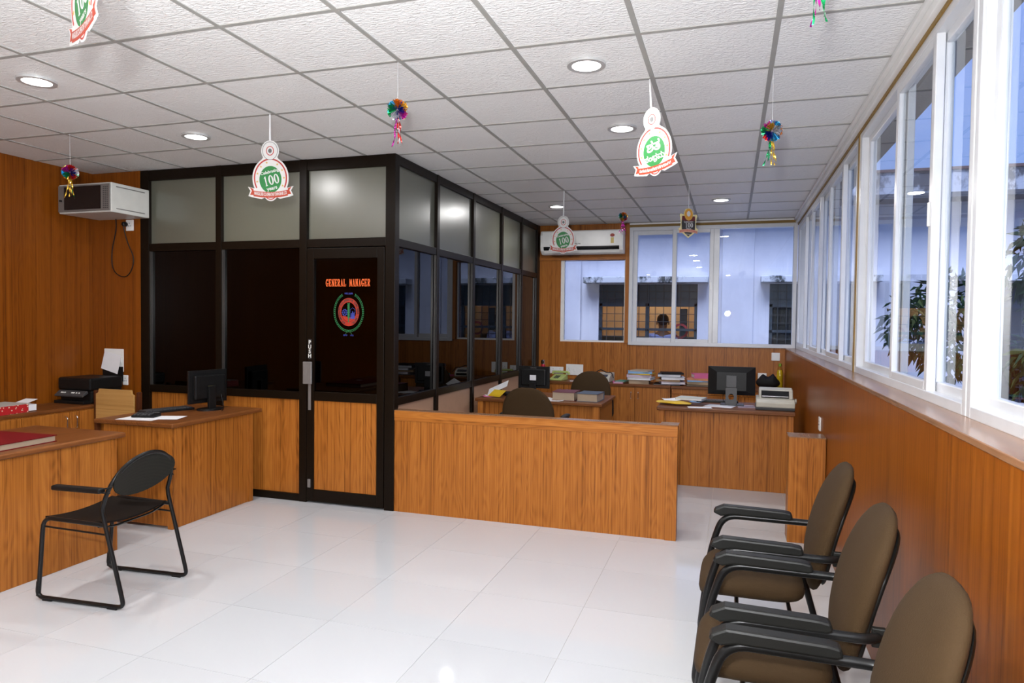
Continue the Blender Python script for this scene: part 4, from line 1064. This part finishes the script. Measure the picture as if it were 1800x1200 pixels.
def sheet(label, x, y, z, w, d, rz, curl=0.0, col='paper', name='paper_sheet', group='loose papers', lift=(0, 0)):
    v = []; f = []; n = 8
    for th in (0, .0012):
        for i in range(n+1):
            for j in range(3):
                u = i/n; xx = -w/2+w*u; yy = -d/2+d*j/2
                v.append((xx, yy, th+curl*(max(0, abs(u-.5)*2-.3))**2+lift[0]*u+lift[1]*j/2))
    g = lambda i, j, k: k*(n+1)*3+i*3+j
    for i in range(n):
        for j in range(2): f += [(g(i, j, 1), g(i+1, j, 1), g(i+1, j+1, 1), g(i, j+1, 1)), (g(i, j, 0), g(i, j+1, 0), g(i+1, j+1, 0), g(i+1, j, 0))]
        f += [(g(i, 0, 0), g(i+1, 0, 0), g(i+1, 0, 1), g(i, 0, 1)), (g(i, 2, 0), g(i, 2, 1), g(i+1, 2, 1), g(i+1, 2, 0))]
    for j in range(2): f += [(g(0, j, 0), g(0, j, 1), g(0, j+1, 1), g(0, j+1, 0)), (g(n, j, 0), g(n, j+1, 0), g(n, j+1, 1), g(n, j, 1))]
    o_ = MB().add(v, f).build(name, col, None, smooth=60, loc=(x, y, z), rot=(0, 0, rz)); tag(o_, label, 'paper', group); return o_
def book(label, x, y, z, w, d, h, rz, cover, pages='page_edge', name='ledger_book', group=None, spine='-x', cat='book'):
    """closed book / file lying flat: two boards, a spine and a page block"""
    t = thing(name, label, cat, (x, y, z), rz, group)
    c = MB().box(-w/2, w/2, -d/2, d/2, 0, .004).box(-w/2, w/2, -d/2, d/2, h-.004, h)
    if spine == '-x': c.box(-w/2, -w/2+.004, -d/2, d/2, .004, h-.004)
    elif spine == '-y': c.box(-w/2, w/2, -d/2, -d/2+.004, .004, h-.004)
    elif spine == '+x': c.box(w/2-.004, w/2, -d/2, d/2, .004, h-.004)
    else: c.box(-w/2, w/2, d/2-.004, d/2, .004, h-.004)
    c.build('cover', cover, t)
    B(-w/2+(.004 if spine == '-x' else .008), w/2-(.004 if spine == '+x' else .008), -d/2+.008, d/2-.008, .0042, h-.0042).build('page_block', pages, t)
    return t
# left desks
book('large red ledger with pale page edges on the left desk', -4.13, 2.83, .775, .46, .60, .040, R(3), 'red_cover', spine='-x')
o_ = B(-.06, .02, -.02, .02, 0, .0015).build('paper_label', 'paper', None, loc=(-4.17, 2.72, .8155), rot=(0, 0, R(20))); tag(o_, 'small white slip on the red ledger', 'paper')
sheet('white sheet under the calculator on the desk beside the cabin', -4.22, 4.08, .7755, .30, .21, R(8))
sheet('white sheet overlapping at the right of the calculator on the desk beside the cabin', -4.06, 4.16, .7772, .21, .18, R(20))
cal = thing('calculator', 'black desk calculator lying on white sheets', 'calculator', (-4.24, 4.13, .779), R(15))
MB().prism([(-.05, 0), (.05, 0), (.05, .03), (-.05, .014)], 'yz', -.09, .09).build('body', 'black_plastic', cal, bevel=.004)
ky = MB()
for i in range(5):
    for j in range(4): ky.box(-.075+.028*i, -.055+.028*i, -.045+.017*j, -.034+.017*j, .016+.0027*j, .024+.0027*j)
ky.build('keys', 'dark_grey', cal); B(.03, .08, .032, .045, .028, .031).build('display', 'grey_metal', cal)
kb = thing('keyboard', 'black keyboard at the far side of the calculator on the desk beside the cabin', 'keyboard', (-4.36, 4.45, .775), R(72))
B(-.20, .20, -.07, .07, 0, .018).build('body', 'black_plastic', kb, bevel=.004)
ky = MB()
for i in range(14):
    for j in range(5): ky.box(-.19+.027*i, -.167+.027*i, -.06+.024*j, -.039+.024*j, .0185, .025)
ky.build('keys', 'dark_grey', kb)
# printer
pr_ = thing('inkjet_printer', 'black all-in-one printer with a sheet in its rear feeder', 'printer', (-5.475, 4.70, .775)); pr_.scale = (1, 1, 1.35)
B(-.18, .18, -.13, .19, 0, .085).build('body', 'black_plastic', pr_, bevel=.012)
B(-.185, .185, -.15, .19, .085, .165).build('scanner_lid', 'black_plastic', pr_, bevel=.014)
MB().prism([(-.15, .085), (-.205, .055), (-.20, .045), (-.14, .068)], 'yz', -.16, .16).build('control_panel', 'dark_grey', pr_, bevel=.003)
bt = MB()
for i, xx in enumerate((-.10, -.08, -.06, .02, .04, .07, .10)): bt.obox((xx, -.182, .0715), (.012, .010, .004), Quaternion((1, 0, 0), R(28)))
bt.build('buttons', 'lettering_white', pr_)
B(-.17, .17, -.20, -.13, 0, .02).build('output_tray', 'black_plastic', pr_, bevel=.004)
MB().obox((.05, .207, .175), (.24, .006, .10), None).build('rear_feeder', 'black_plastic', pr_, bevel=.002)
o_ = MB().obox((0, 0, .075), (.20, .0012, .17), None).build('paper_sheet', 'paper', None, loc=(-5.445, 4.888, 1.045), rot=(R(-2), R(14), R(0))); tag(o_, 'white sheet standing in the rear feeder of the black printer', 'paper', 'loose papers')
# red floral box file
def floral():
    m, nt, p = new_mat('floral_red'); MATS['floral_red'] = m; N = nt.nodes.new; L = nt.links.new
    tc = N('ShaderNodeTexCoord'); vo = N('ShaderNodeTexVoronoi'); vo.inputs['Scale'].default_value = 45
    L(tc.outputs['Object'], vo.inputs['Vector']); ra = N('ShaderNodeValToRGB'); e = ra.color_ramp.elements
    e[0].position = .22; e[0].color = (.75, .62, .45, 1); e[1].position = .30; e[1].color = (.42, .012, .015, 1)
    L(vo.outputs['Distance'], ra.inputs[0]); L(ra.outputs[0], p.inputs['Base Color']); p.inputs['Roughness'].default_value = .5
floral()
bf = thing('box_file', 'red floral box file stuffed with papers on the left cabinet', 'file', (-5.42, 3.88, .775), R(4))
MB().box(-.14, .13, -.36, .12, .0, .004).box(-.14, .13, -.36, .12, .058, .064).box(.125, .132, -.36, .12, .004, .06).build('cover', 'floral_red', bf)
B(-.135, .12, -.33, .20, .006, .054).build('papers', 'paper', bf)
mat('grey_board', (.42, .40, .36), .8); B(-.14, .12, -.36, .15, .0645, .0675).build('top_board', 'grey_board', bf)
MB().obox((.02, .17, .068), (.12, .16, .0015), Quaternion((1, 0, 0), R(14))).build('loose_sheet', 'paper', bf)
# right-hand desk
mat('yellow_plastic', (.72, .46, .02), .4); mat('file_grey', (.50, .52, .48), .7); mat('file_blue', (.20, .38, .62), .6); mat('file_brown', (.28, .18, .10), .7); mat('file_pink', (.60, .12, .26), .6); mat('file_lilac', (.52, .42, .50), .7)
mat('file_dark', (.012, .011, .011), .7, 0, .2); mat('file_maroon', (.12, .012, .03), .5); mat('file_slate', (.06, .085, .125), .5); mat('file_green', (.08, .28, .20), .6); mat('file_tan', (.42, .30, .18), .7); mat('file_white', (.66, .67, .70), .6); mat('file_orange', (.55, .22, .10), .6)
yb = thing('plastic_bag', 'crumpled yellow plastic folder on the desk by the right wall', 'folder', (-.52, 6.83, .745), R(-14))
MB().sell((0, 0, .022), .17, .085, .014, 3, 2, 40, 8, lambda v: Vector((v.x, v.y, v.z+.006*math.sin(30*v.x)*math.cos(25*v.y)))).build('folder_body', 'yellow_plastic', yb, smooth=60)
book('grey-white paper file lying on the yellow folder', -.36, 6.94, .792, .26, .20, .020, R(-12), 'file_grey', 'paper', 'paper_file', spine='-x', cat='file')
sheet('white sheet at the front edge of the desk by the right wall', -.27, 6.70, .7455, .22, .10, R(10))
sheet('white sheet beneath the wide monitor stand', -.09, 6.88, .7455, .26, .2, R(-15))
sheet('small white paper pile at the back left of the desk by the right wall', -.55, 7.14, .7455, .20, .14, R(20), curl=.02, lift=(.02, .01))
sheet('blue slip behind the grey-white file', -.32, 7.13, .7455, .12, .08, R(-20), curl=.015, col='file_blue')
pk = sheet('pinkish form left of the passbook printer', .15, 6.95, .7455, .16, .2, R(5), col='file_lilac')
ph_ = thing('passbook_printer', 'beige dot-matrix printer with dark base on the desk by the right wall', 'printer', (.405, 6.875, .745), R(-1))
MB().prism([(-.15, 0), (-.155, .03), (.16, .04), (.16, 0)], 'yz', -.175, .165).build('base', 'dark_grey', ph_, bevel=.006)
MB().prism([(-.16, .028), (-.165, .075), (-.12, .10), (.155, .11), (.16, .032)], 'yz', -.17, .165).build('body', 'beige_machine', ph_, bevel=.008)
MB().prism([(-.095, .10), (-.06, .185), (.10, .195), (.15, .105)], 'yz', -.145, .15).build('cover', 'beige_machine', ph_, bevel=.010)
MB().prism([(-.097, .115), (-.0945, .110), (-.0655, .172), (-.069, .175)], 'yz', -.125, .115).build('window', 'black_gloss', ph_)
MB().tube([(-.12, -.098, .125), (.11, -.098, .125)], .006, 8).build('roller', 'chrome', ph_, smooth=60)
MB().lathe([(.02, 0), (.024, .003), (.024, .018), (.02, .02)], 16, (.165, -.02, .08), 'x').build('knob', 'beige_machine', ph_, smooth=40)
kb2 = dup(kb, (-.12, 7.22, .745), R(0), 'black keyboard behind the wide monitor on the desk by the right wall')
# back office desk with the small monitor
book('thick maroon ledger on the small-monitor desk', -1.60, 6.86, .745, .235, .30, .085, R(2), 'file_maroon', 'page_edge', spine='+y')
book('thick slate blue ledger on the small-monitor desk', -1.345, 6.86, .745, .215, .30, .080, R(-3), 'file_slate', 'page_edge', spine='+y')
sheet('white sheet in front of the maroon ledger', -1.69, 6.685, .7455, .21, .13, R(8), curl=.012)
sheet('white sheet under the maroon ledger corner by the swivel chair', -1.82, 6.80, .747, .2, .2, R(35))
sheet('white papers standing up at the left end of the small-monitor desk', -2.36, 6.93, .75, .21, .16, R(12), lift=(.10, .05))
sheet('yellow slip among the papers at the left end of the small-monitor desk', -2.32, 6.78, .752, .17, .10, R(-25), col='yellow_plastic', lift=(-.0, .06))
sheet('pink slip among the papers at the left end of the small-monitor desk', -2.40, 6.76, .7455, .12, .09, R(10), col='file_pink', curl=.02)
sheet('crumpled pale paper at the very left end of the small-monitor desk', -2.45, 6.86, .7455, .09, .14, R(30), curl=.03)
book('black folder beside the small monitor', -2.22, 6.98, .745, .16, .22, .03, R(30), 'file_dark', 'file_dark', 'paper_file', spine='-x', cat='file')
# ---- on the back cabinets
ZC = .750
fk = thing('steel_flask', 'red flask with steel cap at the left end of the back cabinet', 'bottle', (-2.43, 9.02, ZC))
MB().lathe([(.03, 0), (.034, .01), (.034, .17), (.028, .195), (.022, .205)], 20).build('body', 'red_metal', fk, smooth=40)
MB().lathe([(.023, .205), (.025, .21), (.025, .255), (.018, .262)], 20).build('cap', 'chrome', fk, smooth=40)
tp = thing('telephone', 'lime green desk telephone below the double socket', 'telephone', (-2.20, 8.98, ZC), R(-12))
MB().prism([(-.11, 0), (-.11, .02), (.06, .075), (.10, .075), (.11, 0)], 'yz', -.09, .09).build('body', 'phone_green', tp, bevel=.012)
MB().tube(bez([((-.12, .07, .075), 0), ((-.115, .07, .105), .03), ((.115, .07, .105), .03), ((.12, .07, .075), 0)]), .017, 10).build('handset', 'phone_green', tp, smooth=60)
dk = MB()
for i in range(3):
    for j in range(4): dk.obox((-.03+.025*i, -.075+.024*j, .0345+.0078*j), (.016, .015, .006), Quaternion((1, 0, 0), R(18)))
dk.build('keypad', 'dark_grey', tp)
o_ = sheet('white slip beside the lime green telephone', -1.98, 8.92, ZC+.0005, .1, .1, R(20))
am = thing('adding_machine', 'small beige adding machine with a black cable on top', 'office machine', (-1.585, 9.03, ZC), R(-8))
MB().prism([(-.12, 0), (-.12, .06), (-.04, .10), (.12, .12), (.12, 0)], 'yz', -.10, .10).build('body', 'beige_machine', am, bevel=.010)
B(-.075, .075, -.1215, -.119, .02, .05).build('front_slot', 'black_plastic', am)
MB().obox((0, -.085, .083), (.13, .05, .006), Quaternion((1, 0, 0), R(26))).build('key_field', 'dark_grey', am)
MB().tube(bez([((-.12, -.06, .11), 0), ((-.06, .0, .16), .05), ((0, -.04, .14), .05), ((.05, -.05, .12), .05), ((.10, -.02, .13), .04), ((.14, -.07, .06), 0)], 6), .006, 8).build('cable', 'black_plastic', am, smooth=60)
book('pink folder leaning flat between adding machine and first file stack', -1.39, 8.90, ZC, .13, .20, .018, R(12), 'file_pink', 'paper', 'paper_file', spine='-x', cat='file')
book('green folder touching the left side of the first file stack', -1.335, 8.93, ZC+.0186, .13, .22, .014, R(-10), 'file_green', 'paper', 'paper_file', spine='-x', cat='file')
def stack(x, y, z, rows, group, who):
    for i, (w, d, h, rz, dx, cov, pg, sp, desc) in enumerate(rows):
        book('%s in the file stack %s' % (desc, who), x+dx, y+random.uniform(-.01, .01), z, w, d, h, R(rz), cov, pg, 'paper_file', group, sp, 'file'); z += h+.0006
stack(-1.115, 8.985, ZC, [(.26, .28, .052, 2, 0, 'file_brown', 'page_edge', '-x', 'thick brown bottom file'), (.30, .29, .030, -7, .02, 'file_white', 'paper', '-x', 'white file second from the bottom'), (.31, .28, .034, 5, -.01, 'file_lilac', 'paper', '-y', 'lilac file of the middle'), (.27, .27, .014, -9, .03, 'yellow_plastic', 'paper', '-y', 'thin yellow file near the top'), (.30, .28, .024, 9, -.005, 'file_blue', 'paper', '-y', 'blue file second from top'), (.25, .25, .016, -12, .025, 'file_tan', 'paper', '-x', 'tan topmost file')], 'files in the stack under the middle of the back window', 'left of the other two stacks')
stack(-.73, 8.985, ZC, [(.34, .29, .012, 0, -.03, 'file_dark', 'paper', '-x', 'thin black bottom file'), (.30, .29, .032, 12, .02, 'file_lilac', 'paper', '-x', 'lilac file second from the bottom'), (.30, .29, .024, -6, -.005, 'file_brown', 'paper', '-y', 'brown file with white pages'), (.29, .28, .032, 9, .025, 'file_white', 'paper', '-x', 'white file upper middle'), (.29, .27, .034, 3, -.01, 'file_slate', 'paper', '-x', 'slate box file near the top'), (.27, .27, .018, 11, .015, 'file_dark', 'paper', '-y', 'black topmost file')], 'files in the middle stack on the back cabinets', 'between the other two stacks')
stack(-.37, 8.99, .745, [(.32, .29, .022, 3, 0, 'file_dark', 'page_edge', '-x', 'black bottom file'), (.30, .28, .036, -4, .015, 'file_tan', 'page_edge', '-y', 'tan file second from the bottom'), (.29, .28, .016, 6, -.01, 'file_blue', 'paper', '-y', 'thin blue file'), (.28, .27, .026, -9, .01, 'file_orange', 'paper', '-y', 'orange-red file'), (.26, .26, .050, 13, .04, 'file_pink', 'paper', '-y', 'thick pink topmost file')], 'files in the stack beside the wide monitor', 'next to the wide monitor')
sb_ = thing('shoulder_bag', 'black cloth bag slumped on the back cabinet behind the beige printer', 'bag', (.44, 8.97, .745))
rb_ = random.Random(4)
MB().sell((0, 0, .072), .14, .09, .07, 2.4, 2, 40, 14, lambda v: Vector((v.x, v.y, v.z+(.05*math.exp(-((v.x-.06)/.03)**2)+.04*math.exp(-((v.x+.06)/.035)**2))*(1 if v.z > 0 else 0)))).build('body', 'file_dark', sb_, smooth=70)
bo = thing('drink_bottle', 'clear bottle of yellow oil with green cap by the back corner', 'bottle', (.585, 9.13, .745))
mat('oil', (.62, .40, .02), .12, spec=.6, coat=.5); mat('cap_green', (.18, .28, .02), .4); thin_glass('pet', (.93, .95, .72))
MB().lathe([(.034, 0), (.037, .01), (.037, .07), (.032, .09), (.037, .11), (.037, .19), (.024, .225)], 20).build('oil_fill', 'oil', bo, smooth=50)
MB().lathe([(.0385, .001), (.0385, .19), (.03, .235), (.015, .262), (.015, .27)], 20).build('shell', 'pet', bo, smooth=50)
MB().lathe([(.017, .265), (.018, .27), (.018, .30), (.015, .303)], 20).build('cap', 'cap_green', bo, smooth=40)

# ================================================================== PERSON ACROSS THE ALLEY
mat('skin', (.20, .105, .06), .6); mat('hair', (.012, .01, .01), .6); mat('shirt', (.42, .52, .95), .8); mat('trousers', (.04, .045, .06), .8)
def skinned(name, verts, edges, radii, m, parent, root=0):
    me = bpy.data.meshes.new(name); me.from_pydata(verts, edges, []); me.materials.append(MATS[m])
    ob_ = bpy.data.objects.new(name, me); C.objects.link(ob_); ob_.parent = parent
    sk = ob_.modifiers.new('skin', 'SKIN'); sk.use_smooth_shade = True
    lay = me.skin_vertices[0] if me.skin_vertices else None
    if lay is None:
        bm = bmesh.new(); bm.from_mesh(me); bm.verts.layers.skin.verify(); bm.to_mesh(me); bm.free(); lay = me.skin_vertices[0]
    for i, r_ in enumerate(radii):
        lay.data[i].radius = (r_, r_) if not isinstance(r_, tuple) else r_
        lay.data[i].use_root = (i == root)
    su = ob_.modifiers.new('sub', 'SUBSURF'); su.levels = 1; su.render_levels = 1
    return ob_
pe = thing('person', 'person in a lilac shirt standing with back turned in the lit room across the alley', 'person', (-1.12, YO+.50, -.17), R(6))
ht = 1.0
vs = [(0, 0, .98), (0, .0, 1.14), (0, .0, 1.34), (0, 0, 1.50), (0, .01, 1.57), (0, .015, 1.68), (0, .01, 1.80),
      (.10, 0, .94), (.11, .01, .52), (.11, -.02, .10), (.12, .13, .03), (-.10, 0, .94), (-.11, .01, .52), (-.11, -.02, .10), (-.12, .13, .03),
      (.17, 0, 1.45), (.24, -.01, 1.18), (.24, .09, .94), (.24, .12, .84), (-.17, 0, 1.45), (-.24, -.01, 1.18), (-.24, .09, .94), (-.24, .12, .84)]
es = [(0, 1), (1, 2), (2, 3), (3, 4), (4, 5), (5, 6), (0, 7), (7, 8), (8, 9), (9, 10), (0, 11), (11, 12), (12, 13), (13, 14), (3, 15), (15, 16), (16, 17), (17, 18), (3, 19), (19, 20), (20, 21), (21, 22)]
rs = [.13, .13, .15, .10, .055, .092, .075, .085, .06, .042, .04, .085, .06, .042, .04, .055, .045, .033, .035, .055, .045, .033, .035]
skinned('body', vs, es, rs, 'skin', pe)
skinned('shirt', [(0, 0, .95), (0, 0, 1.14), (0, 0, 1.34), (0, 0, 1.535), (.175, 0, 1.475), (.245, -.01, 1.18), (-.175, 0, 1.475), (-.245, -.01, 1.18)], [(0, 1), (1, 2), (2, 3), (3, 4), (4, 5), (3, 6), (6, 7)], [.155, .15, .175, .105, .085, .066, .085, .066], 'shirt', pe)
skinned('trousers', [(0, 0, 1.0), (.10, 0, .92), (.11, .01, .52), (.11, -.02, .07), (-.10, 0, .92), (-.11, .01, .52), (-.11, -.02, .07)], [(0, 1), (1, 2), (2, 3), (0, 4), (4, 5), (5, 6)], [.145, .10, .075, .06, .10, .075, .06], 'trousers', pe)
MB().sell((0, -.012, 1.755), .100, .112, .105, 2, 2, 20, 12, lambda v: Vector((v.x, v.y, v.z if v.z > -.04 or v.y < 0 else -.04))).build('hair', 'hair', pe, smooth=80)
for sx in (-1, 1): MB().sell((sx*.098, .02, 1.70), .012, .022, .035, 2, 2, 12, 8).build('ear', 'skin', pe, smooth=80)
MB().sell((0, .118, 1.69), .014, .022, .024, 2, 2, 12, 8).build('nose', 'skin', pe, smooth=80)
